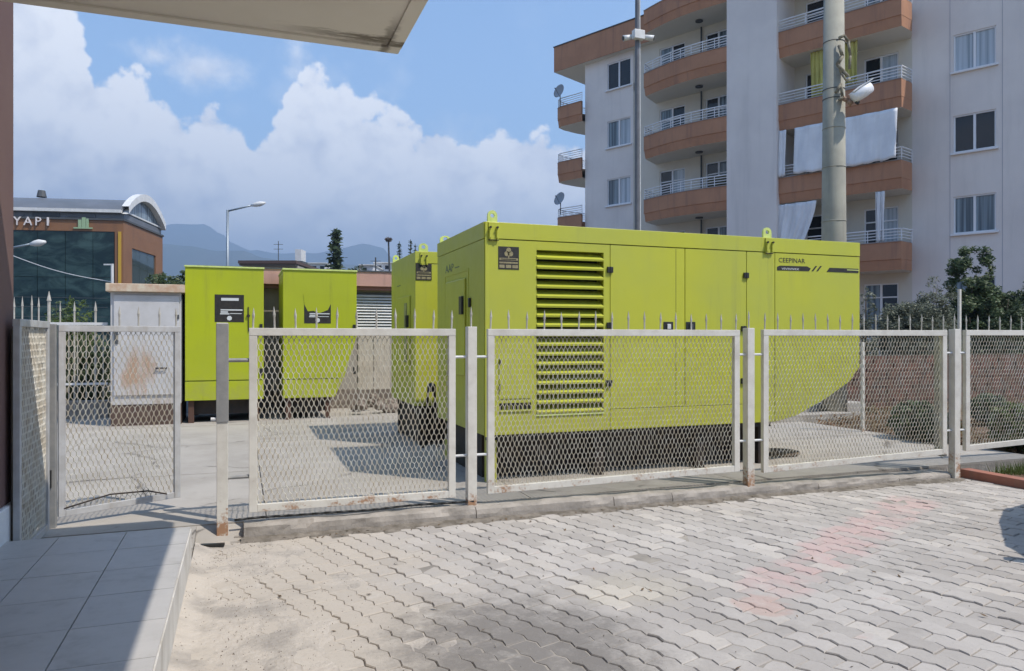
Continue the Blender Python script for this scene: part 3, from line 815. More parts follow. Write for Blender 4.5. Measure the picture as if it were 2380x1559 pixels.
# badge: lettering over a dark bar, two slashes, a second bar
bx0, bx1 = X1(1807), X1(1995)
text('lettering', 'CEEPINAR', .078, (X1(1809), gy0 - .001, Z1(1809, 609)), (1, 0, 0), (0, 0, 1), BLACKST, G1, .0012, 1.12)
def barz(px, py): return (X1(px), gy0 - .0005, Z1(px, py))
ba = MB().prism([barz(1806, 628), barz(1880, 630), barz(1884, 624), barz(1876, 619), barz(1812, 617), barz(1806, 620)], (0, -.0025, 0)).build('badge_bar', BLACKST, G1)
text('badge_lettering', 'VIVIVIVIX', .036, (X1(1816), gy0 - .0032, Z1(1816, 626.5)), (1, 0, 0), (0, 0, 1), WHITEPRINT, ba, .0006, 1.75)
for a in (1886, 1897):
    MB().prism([barz(a, 630), barz(a + 4, 630), barz(a + 13, 618), barz(a + 9, 618)], (0, -.0025, 0)).build('badge_slash', BLACKST, G1)
MB().prism([barz(1921, 631.5), barz(1995, 634.5), barz(1995, 624.5), barz(1928, 622)], (0, -.0025, 0)).build('badge_bar', BLACKST, G1)
MB().box(X1(1968), X1(1995), gy0 - .0045, gy0 - .0035, Z1(1980, 628.4), Z1(1980, 626.6)).build('badge_line', LIMELUG, G1)
# skid frame, tank and legs underneath
MB().box(gx0 + .06, chx0 - .05, gy0 + .30, gy1 - .1, .34, gzb - .002).build('chassis', STEELD, G1)
MB().box(gx0 + .10, chx0 - .2, gy0 + .42, gy1 - .2, YZ, .338).build('fuel_tank', STEELD, G1)
for x in (gx0 + .06, gx0 + 1.3, gx0 + 2.6, chx0 - .12):
    for y in (gy0 + .10, gy1 - .2):
        MB().box(x, x + .10, y, y + .10, YZ, gzb - .003).build('leg', STEELD if x > gx0 + .1 else LIME, G1)
MB().box(gx0 + .03, chx0, gy0 + .03, gy0 + .08, gzb - .055, gzb - .003).build('bottom_rail', STEELD, G1)
MB().box(chx0 - .35, chx0 + .05, gy0 + .35, gy0 + .5, YZ, gzb - .004).build('leg', STEELD, G1)
# exhaust flap on the roof
ex, ey = on_y(1690, 8.0)[0], 8.0
ef = thing('roof_flap', (ex, ey, gzt), 'tilted grey exhaust flap on the roof of the large generator', 'flap')
MB().box(ex - .16, ex + .22, ey - .1, ey + .1, gzt, gzt + .055).build('housing', GREYD, ef)
MB().prism([(ex - .30, ey - .14, gzt + .06), (ex + .25, ey - .14, gzt + .09), (ex + .25, ey + .14, gzt + .09), (ex - .30, ey + .14, gzt + .06)], (0, 0, .022)).build('lid', M('grey_lid', (.25, .25, .27), .5), ef)
# round cover lying under the end of the generator
rc = G(1812, 1056, YZ)
tag(MB().lathe((rc.x, rc.y, YZ + .002), [(.23, 0), (.25, .03), (.245, .045), (.2, .04), (.03, .048)], 28).build('round_cover', M('rusty_disc', (.20, .15, .09), .8, (.09, .06, .04), 8), smooth=False), 'rusty round steel cover lying on the concrete by the generator end', 'cover')

# the second generator, behind
hx0, hy0, hy1 = 2.25, 9.98, 11.69
def X2(px): return on_y(px, hy0)[0]
def Z2(px, py): return zat(py, on_y(px, hy0)[1])
G2 = thing('generator', (3.6, 10.8, YZ), 'smaller lime green generator half hidden behind the louvred one', 'generator', 'lime green generator units in the yard')
MB().box(hx0, 5.6, hy0 + .02, hy1, .66, 2.79).build('body', LIME, G2, bevel=.006)
MB().box(hx0 - .004, 5.6, hy0 - .004, hy0 + .0195, 2.63, 2.795).build('top_rail', LIME, G2, bevel=.004)
MB().box(hx0, 3.35, hy0, hy0 + .0195, .66, 2.62).build('panel', LIME, G2, bevel=.004)
MB().box(3.36, 5.6, hy0, hy0 + .0195, .66, 2.62).build('door', LIME, G2, bevel=.004)
MB().box(hx0 - .02, hx0 - .001, hy0 + .3, hy0 + 1.1, 1.1, 2.2).build('side_door', LIME, G2, bevel=.008)
MB().box(hx0 - .028, hx0 - .0205, hy0 + .45, hy0 + .62, 1.25, 2.1).build('door_glass', M('grimy_glass', (.25, .27, .17), .3, (.12, .13, .08), 9), G2)
MB().box(hx0 - .06, hx0 - .0205, hy0 + .33, hy0 + .42, 1.75, 1.92).build('door_handle', BLACK, G2, bevel=.004)
text('faded_lettering', '-----', .12, (hx0 - .0045, hy0 + 1.25, 2.36), (0, -1, 0), (0, 0, 1), GREYPRINT, G2, .001, 1.4)
sticker(X2(966), X2(1003), Z2(985, 651), Z2(985, 612), hy0 - .004, G2)
lug(X2(985), hy0 + .03, 2.79, G2, .13, .12); lug_bracket(X2(985), hy0 - .004, 2.79, G2)
lug(hx0 + .05, hy1 - .1, 2.79, G2, .1, .12)
MB().box(hx0 + .1, 5.4, hy0 + .16, hy1 - .1, .13, .655).build('chassis', STEELD, G2)
for x in (hx0 + .08, 5.3):
    for y in (hy0 + .1, hy1 - .2): MB().box(x, x + .1, y, y + .1, YZ, .656).build('leg', STEELD, G2)
# tow frame standing in front of it
tp = W(1003, 893, 10.0)
tw = thing('tow_frame', (tp.x, tp.y, YZ), 'black A shaped tow frame standing between the two generators', 'tow frame')
for sx in (-.10, 0.10):
    MB().tube((tp.x + sx, tp.y + abs(sx), YZ), (tp.x + sx * .4, tp.y, tp.z - .04), .018, .018).build('strut', STEELD, tw)
MB().lathe((tp.x, tp.y, tp.z - .1), [(.055, 0), (.06, .06), (.05, .10), (.02, .125)], 12).build('coupling_head', BLACK, tw, smooth=True)

# two lime cabinets at the back of the yard
CY = 14.04
def cab(pxl, pxr, label, chamfer, style):
    x0, x1 = on_y(pxl, CY)[0], on_y(pxr, CY)[0]; ztop = 2.84; zb = .50
    c = thing('generator_cabinet', ((x0 + x1) / 2, CY + .8, YZ), label, 'cabinet', 'tall lime cabinets at the back of the yard')
    zband = .83
    if chamfer:
        pts = [(x0, zb), (x0 + .92, zb), (x1, 1.62), (x1, ztop), (x0, ztop)]
        MB().prism([(x, CY + .03, z) for x, z in pts], (0, 1.6, 0)).build('body', LIME2, c, bevel=.006)
        MB().prism([(x0 + .0, CY, zband + .02), (x0 + 1.09, CY, zband + .02), (x1, CY, 1.635), (x1, CY, ztop), (x0, CY, ztop)], (0, .0295, 0)).build('front_panel', LIME2, c, bevel=.004)
        MB().prism([(x0, CY - .006, zb), (x0 + .92, CY - .006, zb), (x0 + 1.07, CY - .006, zband), (x0, CY - .006, zband)], (0, .035, 0)).build('base_panel', LIME2, c, bevel=.004)
    else:
        MB().box(x0, x1, CY + .03, CY + 1.6, zb, ztop).build('body', LIME2, c, bevel=.006)
        MB().box(x0, x1, CY, CY + .0295, zband + .02, ztop - .002).build('front_panel', LIME2, c, bevel=.006)
        MB().box(x0, x1 - .0, CY - .006, CY + .0285, zb, zband).build('base_panel', LIME2, c, bevel=.004)
    MB().box(x0 - .012, x1 + .012, CY - .02, CY + 1.62, ztop, ztop + .03).build('roof', LIMELUG, c, bevel=.004)
    f = lambda px: on_y(px, CY)[0]
    sp = (499, 567, 748, 684) if not chamfer else (707, 769, 751, 700)
    dd = on_y(sp[0], CY)[1]
    sticker(f(sp[0]), f(sp[1]), zat(sp[2], dd), zat(sp[3], dd), CY - .001, c, 1 if not chamfer else 2)
    if chamfer: # torn lime film hanging over the top of the sticker
        a, b_ = f(705), f(771); zt = zat(698, dd)
        MB().prism([(a, CY - .007, zt + .12), (b_, CY - .007, zt + .12), (b_, CY - .007, zt - .02), (b_ - .07, CY - .007, zt - .17), (b_ - .22, CY - .007, zt - .23), (b_ - .33, CY - .007, zt - .19), (a + .08, CY - .007, zt - .2), (a + .02, CY - .007, zt - .08)], (0, .002, 0)).build('torn_film', LIME2, c)
    for z in (1.72, .92):
        MB().box(x1 - .07, x1 - .02, CY - .02, CY - .001, z, z + .13).build('hinge', BLACK, c)
    if not chamfer:
        MB().tube((f(577), CY - .012, zat(712, dd)), (f(578), CY - .012, zat(770, dd)), .008).lathe((f(577), CY - .012, zat(733, dd)), [(.03, 0), (.03, .015)], 10, (0, -1, 0)).build('latch_rod', STEELD, c)
    for x in (x0 + .05, x1 - .17 - (.4 if chamfer else 0)):
        for y in (CY + .05, CY + 1.45): MB().box(x, x + .09, y, y + .09, YZ, zb - .002).build('leg', M('brown_leg_steel', (.09, .045, .03), .8), c)
    MB().box(x0 + .04, x1 - .1 - (.38 if chamfer else 0), CY + .16, CY + 1.4, YZ + .14, zb - .003).build('undercarriage', STEELD, c)
    return c
cab(430, 613, 'tall lime cabinet with square black sticker, nearer the gate opening', False, 1)
cab(658, 829, 'lime cabinet with torn film over its sticker and a slanted lower corner', True, 2)

# rusty white cabinet
wx0, wx1 = on_y(256, 14.0)[0], on_y(421, 14.0)[0]
def rust_mat():
    m, nt, b, pos, geo = newmat('rusted_white_paint')
    sp = nt.nodes.new('ShaderNodeSeparateXYZ'); nt.links.new(pos, sp.inputs[0]); x, z = S(nt, sp.outputs[0]), S(nt, sp.outputs[2])
    n = nnoise(nt, pos, 3, 7, .65); n2 = nnoise(nt, vmath(nt, 'MULTIPLY', pos, (9, 9, 1.6)), 1, 6, .6)
    c = mix(nt, n.smooth(.3, .7), (.56, .55, .55), (.48, .47, .46))
    r1 = 1 - (((x - (wx0 + .42)) / .30).abs()._op('POWER', 2.0) + ((z - 1.02) / .42).abs()._op('POWER', 2.0) + (n - .5) * 3.2 + (n2 - .5) * 4.5).smooth(-.2, 1.5)
    c = mix(nt, (r1 * .75).clamp(), c, (.40, .21, .09))
    lo = (1 - z.smooth(.45, .75)) * n2.smooth(.4, .7) * .6
    c = mix(nt, lo, c, (.36, .24, .15))
    nt.links.new(c, b.inputs['Base Color']); b.inputs['Roughness'].default_value = .5
    return m
RUSTW = rust_mat()
wc = thing('white_cabinet', ((wx0 + wx1) / 2, 14.5, YZ), 'white metal cabinet with rust blotch and a peeling orange brown roof', 'cabinet')
MB().box(wx0, wx1, 14.03, 15.3, .46, 2.38).build('body', RUSTW, wc, bevel=.006)
MB().box(wx0 + .05, wx1 - .03, 14.0, 14.0295, .62, 2.33).build('door', RUSTW, wc, bevel=.008)
MB().box(wx0 - .06, wx1 + .06, 13.92, 15.4, 2.381, 2.52).build('roof', M('peeling_roof', (.50, .33, .22), .8, (.62, .55, .42), 7, 7, 1), wc, bevel=.01)
MB().box(wx0 + .0, wx1, 14.04, 15.3, YZ, .459).build('base', M('brown_base', (.075, .045, .035), .85, (.12, .08, .06), 6), wc)
MB().box(wx1 - .001, wx1 + .012, 14.05, 14.35, .5, 2.36).build('side_trim', GREYD, wc)
MB().tube((wx1 - .40, 13.965, 1.08), (wx1 - .22, 13.965, 1.08), .012).tube((wx1 - .385, 13.965, 1.08), (wx1 - .385, 13.999, 1.08), .014).tube((wx1 - .235, 13.965, 1.08), (wx1 - .235, 13.999, 1.08), .014).build('handle', STEELD, wc)
MB().box(wx0 + .06, wx0 + .12, 13.985, 13.9995, 1.5, 1.75).build('hinge', GREYD, wc)
MB().box(wx1 - .08, wx1 - .03, 13.985, 13.9995, 1.93, 2.0).build('lock_plate', GREYD, wc)

# =================================================================== LOW SERVICE BUILDING
lb = thing('service_building', (3, 17, 0), 'low beige service building with pink fascia and a white louvred shutter', 'building')
BY = 16.0
MB().box(-.6, 9.0, BY, 20, .5, 2.62).build('wall', BEIGEW, lb)
MB().box(-.8, 9.2, BY - .25, 20.2, 2.70, 3.0).build('fascia', PINKF, lb)
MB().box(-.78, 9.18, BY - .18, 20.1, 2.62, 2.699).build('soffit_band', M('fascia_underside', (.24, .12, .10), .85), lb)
MB().box(-.82, 9.22, BY - .27, 20.22, 3.001, 3.03).build('roof_edge', GREYD, lb)
pb = MB()
for i in range(90):
    x = -.6 + random.uniform(0, 9.4); z = random.uniform(0.05, .42); r = random.uniform(.05, .13)
    pb.lathe((x, BY - .03 + random.uniform(-.05, .05), z), [(r * .5, -r * .7), (r, 0), (r * .55, r * .6)], 6, (random.uniform(-.3, .3), -1, random.uniform(-.3, .3)))
MB().box(-.62, 9.02, BY - .02, 20, -.04, .499).build('plinth', RUBBLE, lb)
pb.build('rubble_facing', RUBBLE, lb, kind='stuff')
sx0, sx1 = on_y(826, BY)[0], on_y(936, BY)[0]; sd_ = on_y(870, BY)[1]
sh = MB().box(sx0 - .05, sx1 + .05, BY - .03, BY - .001, zat(764, sd_), zat(680, sd_)).build('shutter', GREYD, lb)
for i in range(12):
    z = zat(686, sd_) - i * .062
    MB().prism([(sx0, BY - .075, z - .034), (sx0, BY - .035, z + .004), (sx0, BY - .028, z + .004), (sx0, BY - .066, z - .040)], (sx1 - sx0, 0, 0)).build('shutter_slat', WHITEM, sh)
MB().box(sx0 - .06, sx0 - .01, BY - .08, BY - .031, zat(764, sd_), zat(684, sd_)).build('shutter_frame', WHITEM, sh)
MB().box(on_y(832, BY)[0], on_y(905, BY)[0], BY - .028, BY - .001, zat(905, sd_), zat(782, sd_)).build('door', M('cream_door', (.52, .46, .38), .6, (.42, .37, .30), 5, streak=(9, (.3, .25, .2), .5)), lb, bevel=.004)
MB().box(on_y(868, BY)[0] - .004, on_y(868, BY)[0] + .004, BY - .032, BY - .0285, zat(905, sd_), zat(782, sd_)).build('door_seam', STEELD, lb)
# rough stone heap beside the cabinets
for k in range(14):
    x = random.uniform(2.15, 3.2); y = random.uniform(14.5, 15.7); r = random.uniform(.07, .17)
    z = YZ + r * .4 + max(0, (.5 - abs(x - 2.5)) * .6) * random.random()
    st = MB().lathe((x, y, z), [(r * .4, -r * .6), (r, -.1 * r), (r * .8, .4 * r), (r * .3, .65 * r)], 7, (random.uniform(-.4, .4), random.uniform(-.4, .4), 1))
    tag(st.build('stone', RUBBLE), 'rough grey brown stone in the low heap beside the slanted lime cabinet', 'stone', 'stones heaped beside the lime cabinet')

# =================================================================== PLANTS
def leafmat(name, c1, c2, sc=2.5):
    m, nt, b, pos, geo = newmat(name)
    rnd = S(nt, geo.outputs['Random Per Island'])
    n = nnoise(nt, pos, sc, 4, .6).smooth(.35, .68)
    c = mix(nt, (n * .7 + rnd * .4).clamp(), c1, c2)
    nt.links.new(c, b.inputs['Base Color']); b.inputs['Roughness'].default_value = .5; b.inputs['Specular IOR Level'].default_value = .35
    tr = nt.nodes.new('ShaderNodeBsdfTranslucent'); nt.links.new(c, tr.inputs[0])
    mx = nt.nodes.new('ShaderNodeMixShader'); mx.inputs[0].default_value = .25
    nt.links.new(b.outputs[0], mx.inputs[1]); nt.links.new(tr.outputs[0], mx.inputs[2])
    nt.links.new(mx.outputs[0], nt.nodes['Material Output'].inputs[0])
    return m
LEAFD = leafmat('dark_evergreen_leaves', (.028, .050, .022), (.085, .115, .050))
LEAFG = leafmat('garden_leaves', (.04, .07, .025), (.115, .155, .065))
LEAFS = leafmat('silvery_leaves', (.09, .105, .07), (.17, .185, .13))
LEAFL = leafmat('light_green_leaves', (.07, .11, .02), (.14, .18, .05))
BARK = M('bark', (.10, .075, .055), .9, (.06, .045, .035), 12, bmp=.5)

def leaves(blobs, n, size, elong=2.0, seed=1, surf=.55, droop=0.0):
    rd = random.Random(seed); m = MB(); tot = sum(b[3] * b[4] * b[5] for b in blobs)
    subs = []
    for b in blobs:       # break every blob into leaf clumps for gaps and uneven edges
        k = max(14, int(260 * (b[3] * b[4] * b[5] / tot) ** .8))
        for _ in range(k):
            while True:
                v = Vector((rd.uniform(-1, 1), rd.uniform(-1, 1), rd.uniform(-1, 1)))
                if surf * rd.random() < v.length < 1.0: break
            r = rd.uniform(.14, .30) * min(b[3], b[5]) * (1.25 - .35 * v.length)
            subs.append((b[0] + v.x * b[3], b[1] + v.y * b[4], b[2] + v.z * b[5], r))
    ws = [s_[3] ** 2 for s_ in subs]
    for s_ in rd.choices(subs, ws, k=n):
        v = Vector((rd.gauss(0, 1), rd.gauss(0, 1), rd.gauss(0, 1))).normalized() * s_[3] * rd.random() ** .4
        p = Vector(s_[:3]) + v
        a = Vector((rd.gauss(0, 1), rd.gauss(0, 1), rd.gauss(0, .7) - droop)).normalized(); b_ = a.orthogonal().normalized()
        b_ = (b_ + Vector((rd.gauss(0, .5), rd.gauss(0, .5), rd.gauss(0, .5)))).normalized()
        l = size * rd.uniform(.6, 1.3); w = l / elong
        m.add([p - a * l * .5, p + b_ * w * .5, p + a * l * .5, p - b_ * w * .5], [(0, 1, 2, 3)])
    return m

def shrub(name, base, blobs, n, size, mat, label, cat='shrub', group=None, seed=1, trunk=None, elong=2.2, surf=.45):
    t = thing(name, base, label, cat, group)
    m = leaves([(base[0] + b[0], base[1] + b[1], base[2] + b[2], b[3], b[4], b[5]) for b in blobs], n, size, elong, seed, surf)
    m.build('crown', mat, t, recalc=False)
    tk = MB(); rd = random.Random(seed + 5); h = max(b[2] for b in blobs)
    r = trunk or h * .03
    tk.tube(base, (base[0] + .03, base[1], base[2] + h * .6), r, r * .6, 8)
    for b in blobs:
        tk.tube((base[0] + .02, base[1], base[2] + h * .3), (base[0] + b[0], base[1] + b[1], base[2] + b[2]), r * .5, r * .15, 5)
    for _ in range(6):
        b = rd.choice(blobs); e = (base[0] + b[0] + rd.uniform(-.7, .7) * b[3], base[1] + b[1] + rd.uniform(-.7, .7) * b[4], base[2] + b[2] + rd.uniform(0, .9) * b[5])
        tk.tube((base[0] + b[0] * .5, base[1] + b[1] * .5, base[2] + b[2] * .5), e, r * .25, r * .07, 4)
    tk.build('trunk', BARK, t, smooth=True)
    return t

# garden right of the yard
tag(MB().box(9.47, 40, 4.0, 26, -.055, .06).build('garden_bed', SOIL), kind='structure')
tag(MB().box(7.95, 14, 5.25, 6.0, -.055, .055).build('flower_bed', SOIL), kind='structure')
tk = thing('bed_kerb', (7.87, 3, 0), 'terracotta painted kerb edging the flower bed beyond the last post', 'kerb')
for i in range(1):
    y1_ = 6.22 - i * 1.0
    MB().box(7.80 + i * .01, 7.95 + i * .01, y1_ - .992, y1_, -.05, .088).build('kerb_stone', TERRA, tk, bevel=.008)
for i in range(5): MB().box(7.80 + i * 1.2, 7.80 + i * 1.2 + 1.19, 5.10, 5.225, -.05, .088).build('kerb_stone', TERRA, tk, bevel=.008)
# rubble/brick retaining wall behind the far panels
rw = thing('retaining_wall', (10.4, 9, 0), 'old red brown brick retaining wall at the edge of the garden', 'wall')
BR1 = M('old_brick', (.17, .075, .052), .9, (.085, .055, .04), 5, 6, 1, .5, 30); MORT = M('old_mortar', (.13, .115, .095), .95, (.08, .07, .055), 6)
bme = MB().box(0, .36, 0, .10, 0, .155); bmesh_ = bpy.data.meshes.new('brick'); bmesh_.from_pydata(bme.v, [], bme.f); bmesh_.materials.append(BR1)
MB().box(9.0, 20, 12.32, 12.6, -.04, 1.20).build('wall_core', MORT, rw)
for j in range(7):
    for i in range(28):
        x = 9.02 + i * .38 + (j % 2) * .19
        place('brick', bmesh_, (x, 12.24 + random.uniform(-.01, .012), .06 + j * .165), rw)
# concrete edge steps in front of it
for k, (x0, x1, y, z) in enumerate(((8.2, 11.5, 11.2, .34), (8.0, 10.6, 10.6, .22))):
    tag(MB().box(x0, x1, y, y + .35, YZ - .1, z).build('concrete_step', CONC, bevel=.01), ('upper' if k == 0 else 'lower') + ' pale concrete step between the yard and the brick wall', 'step', 'concrete steps by the garden')
def ground_at(px, d, z=.06):
    p = W(px, HY, d); return (p.x, p.y, z)
b_ = ground_at(2262, 18.9)
shrub('evergreen_tree', b_, [(0, 0, 1.2, 1.0, 1.0, .95), (.05, 0, 2.2, .7, .7, .9), (-.05, 0, 3.0, .58, .55, .95), (.6, 0, 1.6, .8, .8, .9), (.75, 0, 2.3, .5, .5, .6)], 60000, .10, LEAFG, 'tallest dark evergreen with a pointed crown before the right wall of the block', 'tree', 'garden trees before the apartment block', 3)
b_ = ground_at(2395, 18.8)
shrub('evergreen_tree', b_, [(0, 0, 1.1, 1.1, 1.0, 1.0), (.1, 0, 2.1, .75, .7, .9), (-.5, 0, 1.5, .7, .6, .6)], 38000, .10, LEAFD, 'dense dark evergreen cut by the right edge of the view', 'tree', 'garden trees before the apartment block', 4)
b_ = ground_at(2318, 18.4)
shrub('shrub', b_, [(0, 0, 1.3, .9, .8, .8), (.3, 0, 2.0, .6, .5, .6)], 24000, .09, LEAFD, 'low spreading dark shrub filling the gap between the two evergreens', 'shrub', None, 5)
b_ = ground_at(2130, 17.6)
shrub('olive_shrub', b_, [(0, 0, 1.6, 1.0, .7, .85), (.55, 0, 2.3, .5, .4, .7), (-.5, 0, 1.9, .55, .5, .5)], 30000, .075, LEAFS, 'grey green olive like shrub with twiggy top, left of the tall evergreen', 'shrub', None, 6)
b_ = ground_at(2012, 17.0)
shrub('shrub', b_, [(0, 0, 1.0, .35, .4, .9), (0, 0, 2.1, .22, .3, .6)], 3500, .08, LEAFS, 'slim leafy shrub just beyond the generator end', 'shrub', None, 8)
for k, (px, d, s, mt, lb_) in enumerate(((2125, 11.0, .32, LEAFG, 'rounded green undergrowth shrub at the foot of the brick wall'), (2175, 10.6, .28, LEAFD, 'dark undergrowth shrub left of the fourth post'),
                                 (2300, 13.0, .30, LEAFG, 'broad green undergrowth shrub behind the last fence panel'), (2375, 9.9, .36, LEAFL, 'yellow green undergrowth shrub at the far right end of the fence'))):
    b_ = ground_at(px, d)
    shrub('undergrowth_shrub', b_, [(0, 0, s * .9, s, s, s * .9), (s * .6, .2, s * .7, s * .7, s * .6, s * .6)], 9000, .075, mt, lb_, 'shrub', 'undergrowth shrubs along the garden', 20 + k)
lt = MB(); rd = random.Random(8)
for _ in range(16000):
    x, y = rd.uniform(9.5, 17), rd.uniform(6.4, 12.2)
    if mnoise.noise(Vector((x * .9, y * .9, 5))) < rd.uniform(-.4, .25): continue
    z = .062 + rd.uniform(0, .05) + max(0, rd.gauss(0, .05)); a = rd.uniform(0, 6.28); l = rd.uniform(.03, .08); v1 = Vector((math.cos(a) * l, math.sin(a) * l, rd.uniform(-.3, .6) * l)); v2 = Vector((-math.sin(a) * l * .4, math.cos(a) * l * .4, rd.uniform(-.2, .2) * l)); p = Vector((x, y, z))
    lt.add([p - v1, p + v2, p + v1, p - v2], [(0, 1, 2, 3)])
LITTER = leafmat('leaf_litter', (.20, .11, .055), (.13, .105, .045), 1.2)
tag(lt.build('leaf_litter', LITTER, recalc=False), 'brown and olive leaf litter with weeds on the garden soil', 'leaves', kind='stuff')
# grass and weeds in the flower bed
gr = MB(); rd = random.Random(3)
for _ in range(5200):
    x, y = rd.uniform(8.0, 11.0), rd.uniform(5.27, 6.02)
    if mnoise.noise(Vector((x * 1.5, y * 1.5, 0))) < -.15: continue
    h = rd.uniform(.04, .16); a = rd.uniform(0, 6.28); dx, dy = math.cos(a) * .006, math.sin(a) * .006; lx, ly = rd.uniform(-.05, .05), rd.uniform(-.05, .05)
    gr.add([(x - dx, y - dy, .05), (x + dx, y + dy, .05), (x + lx, y + ly, .05 + h)], [(0, 1, 2)])
tag(gr.build('grass', LEAFL, recalc=False), 'green grass and weeds growing in the flower bed behind the terracotta kerb', 'grass', kind='stuff')
# garden wire posts
for px, pyt, d, lb_ in ((2230, 672, 13.5, 'thin pale steel garden post rising above the far fence post'), (2005, 795, 11.8, 'thin cream garden post seen through the third mesh panel')):
    p = W(px, pyt, d); tag(MB().box(p.x - .022, p.x + .022, p.y - .022, p.y + .022, 0, p.z).build('garden_post', FENCE), lb_, 'post')

# parked car whose shadow falls on the paving
CL = Vector((-.786, -.618, 0)); CW = Vector((.618, -.786, 0)); C0 = Vector((7.78, 4.66, 0))
def CP(l, w, z):
    p = C0 + CL * l + CW * w; return (p.x, p.y, z)
car = thing('parked_car', CP(2.1, .85, 0), 'dark parked car at the right, only its shadow reaching onto the paving', 'car')
CARP = M('dark_car_paint', (.03, .035, .05), .25, spec=.6)
prof = [(0.05, .38), (0, .62), (.04, .92), (.18, 1.0), (.62, 1.36), (1.2, 1.46), (2.1, 1.44), (2.95, 1.0), (3.85, .88), (4.15, .66), (4.18, .36), (3.75, .24), (.35, .24)]
MB(CP).prism([(l, 0, z) for l, z in prof], (0, 1.68, 0)).build('body', CARP, car, bevel=.07)
MB(CP).prism([(l, -.006, z) for l, z in ((.35, 1.03), (.72, 1.32), (1.25, 1.40), (2.05, 1.38), (2.72, 1.03))], (0, 1.692, 0)).build('side_windows', GL_D if 'GL_D' in globals() else BLACK, car)
MB(CP).prism([(2.2, .12, 1.40), (2.95, .12, 1.03), (2.97, .12, 1.04), (2.22, .12, 1.42)], (0, 1.44, 0)).build('windscreen', BLACK, car)
for l in (.78, 3.35):
    for w_ in (.02, 1.46):
        wh = MB(CP).lathe((l, w_, .31), [(.31, 0), (.315, .03), (.315, .17), (.31, .2)], 20, (0, 1, 0)).build('wheel', BLACK, car, smooth=True)
        MB(CP).lathe((l, w_ - .01 if w_ < 1 else w_ + .2, .31), [(.19, 0), (.17, .012)], 14, (0, 1, 0)).build('rim', WHITEM, wh)
for w_ in (-.2, 1.69): MB(CP).box(2.45, 2.57, w_, w_ + .19, 1.0, 1.14).build('mirror', CARP, car, bevel=.03)
for w_ in (.08, 1.3):
    MB(CP).box(-.012, .03, w_, w_ + .3, .74, .90).build('tail_light', M('red_lens', (.3, .01, .01), .2) if 'red_lens' not in bpy.data.materials else bpy.data.materials['red_lens'], car)
    MB(CP).box(4.05, 4.165, w_, w_ + .3, .62, .74).build('headlight', WHITEM, car)

# =================================================================== APARTMENT BLOCK
Eu, Nu = (-.4396, .8980), (-.8980, -.4396)
O0 = W(2265, HY, 26.0)
def AP(t, o, z): return (O0.x + t * Eu[0] + o * Nu[0], O0.y + t * Eu[1] + o * Nu[1], z)
def T(px, o=0.0):
    u = (px - CX) / F; ox, oy = O0.x + o * Nu[0], O0.y + o * Nu[1]
    s0, d0 = CA * ox - SA * oy, SA * ox + CA * oy; es, ed = CA * Eu[0] - SA * Eu[1], SA * Eu[0] + CA * Eu[1]
    return (s0 - u * d0) / (u * ed - es)
WALLG = M('pale_render', (.80, .735, .69), .85, (.71, .65, .615), .45, 8, 1, .12, 30, streak=(2.0, (.56, .52, .49), .38))
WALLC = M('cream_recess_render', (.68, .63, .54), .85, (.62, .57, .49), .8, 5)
ORANGE = M('terracotta_render', (.46, .235, .135), .8, (.40, .20, .115), 1.1, 7, 1, .1, 30, streak=(3.5, (.27, .14, .10), .75))
SOFF = M('balcony_soffit', (.70, .66, .58), .85)
FRAMEW = M('white_window_frame', (.78, .78, .80), .4)
RAIL = M('railing_steel', (.74, .74, .76), .4)
def glassmat(name, base, rough=.08, curt=None):
    m, nt, b, pos, geo = newmat(name)
    if curt:
        v = vmath(nt, 'MULTIPLY', pos, (9, 9, .15)); n = nnoise(nt, v, 1, 3, .5).smooth(.35, .65)
        c = mix(nt, n, base, curt); nt.links.new(c, b.inputs['Base Color'])
    else: b.inputs['Base Color'].default_value = tuple(base) + (1,)
    b.inputs['Roughness'].default_value = rough; b.inputs['Specular IOR Level'].default_value = .5
    return m
GL_D = glassmat('dark_window_glass', (.02, .024, .03), .06)
GL_C = glassmat('curtained_window_glass', (.07, .095, .115), .12, (.24, .30, .34))
GL_L = glassmat('net_curtain_glass', (.28, .33, .37), .15, (.5, .55, .6))

ap = thing('apartment_block', AP(8, 0, 0), 'tall pale apartment block with terracotta balcony bands', 'building')
WL[ap.name] = Vector(AP(8, 0, 0))
def apm(): return MB(AP)
SL = [2.42, 5.32, 8.22, 11.12, 14.02]; FL = [z - .90 for z in SL]     # sills / floors; FL[4]=13.12
def wallholes(t0, t1, z0, z1, o, holes, mat, name='wall', depth=.14, thick=None):
    ts = sorted({t0, t1} | {h[0] for h in holes} | {h[1] for h in holes}); zs = sorted({z0, z1} | {h[2] for h in holes} | {h[3] for h in holes})
    m = apm()
    for a, b_ in zip(ts, ts[1:]):
        for c, d in zip(zs, zs[1:]):
            if any(h[0] <= a and b_ <= h[1] and h[2] <= c and d <= h[3] for h in holes): continue
            m.quad((a, o, c), (b_, o, c), (b_, o, d), (a, o, d))
    for h in holes:
        a, b_, c, d = h; i = o - depth
        m.quad((a, o, c), (a, i, c), (a, i, d), (a, o, d)).quad((b_, o, c), (b_, i, c), (b_, i, d), (b_, o, d)).quad((a, o, c), (b_, o, c), (b_, i, c), (a, i, c)).quad((a, o, d), (b_, o, d), (b_, i, d), (a, i, d))
    return m.build(name, mat, ap, recalc=False)
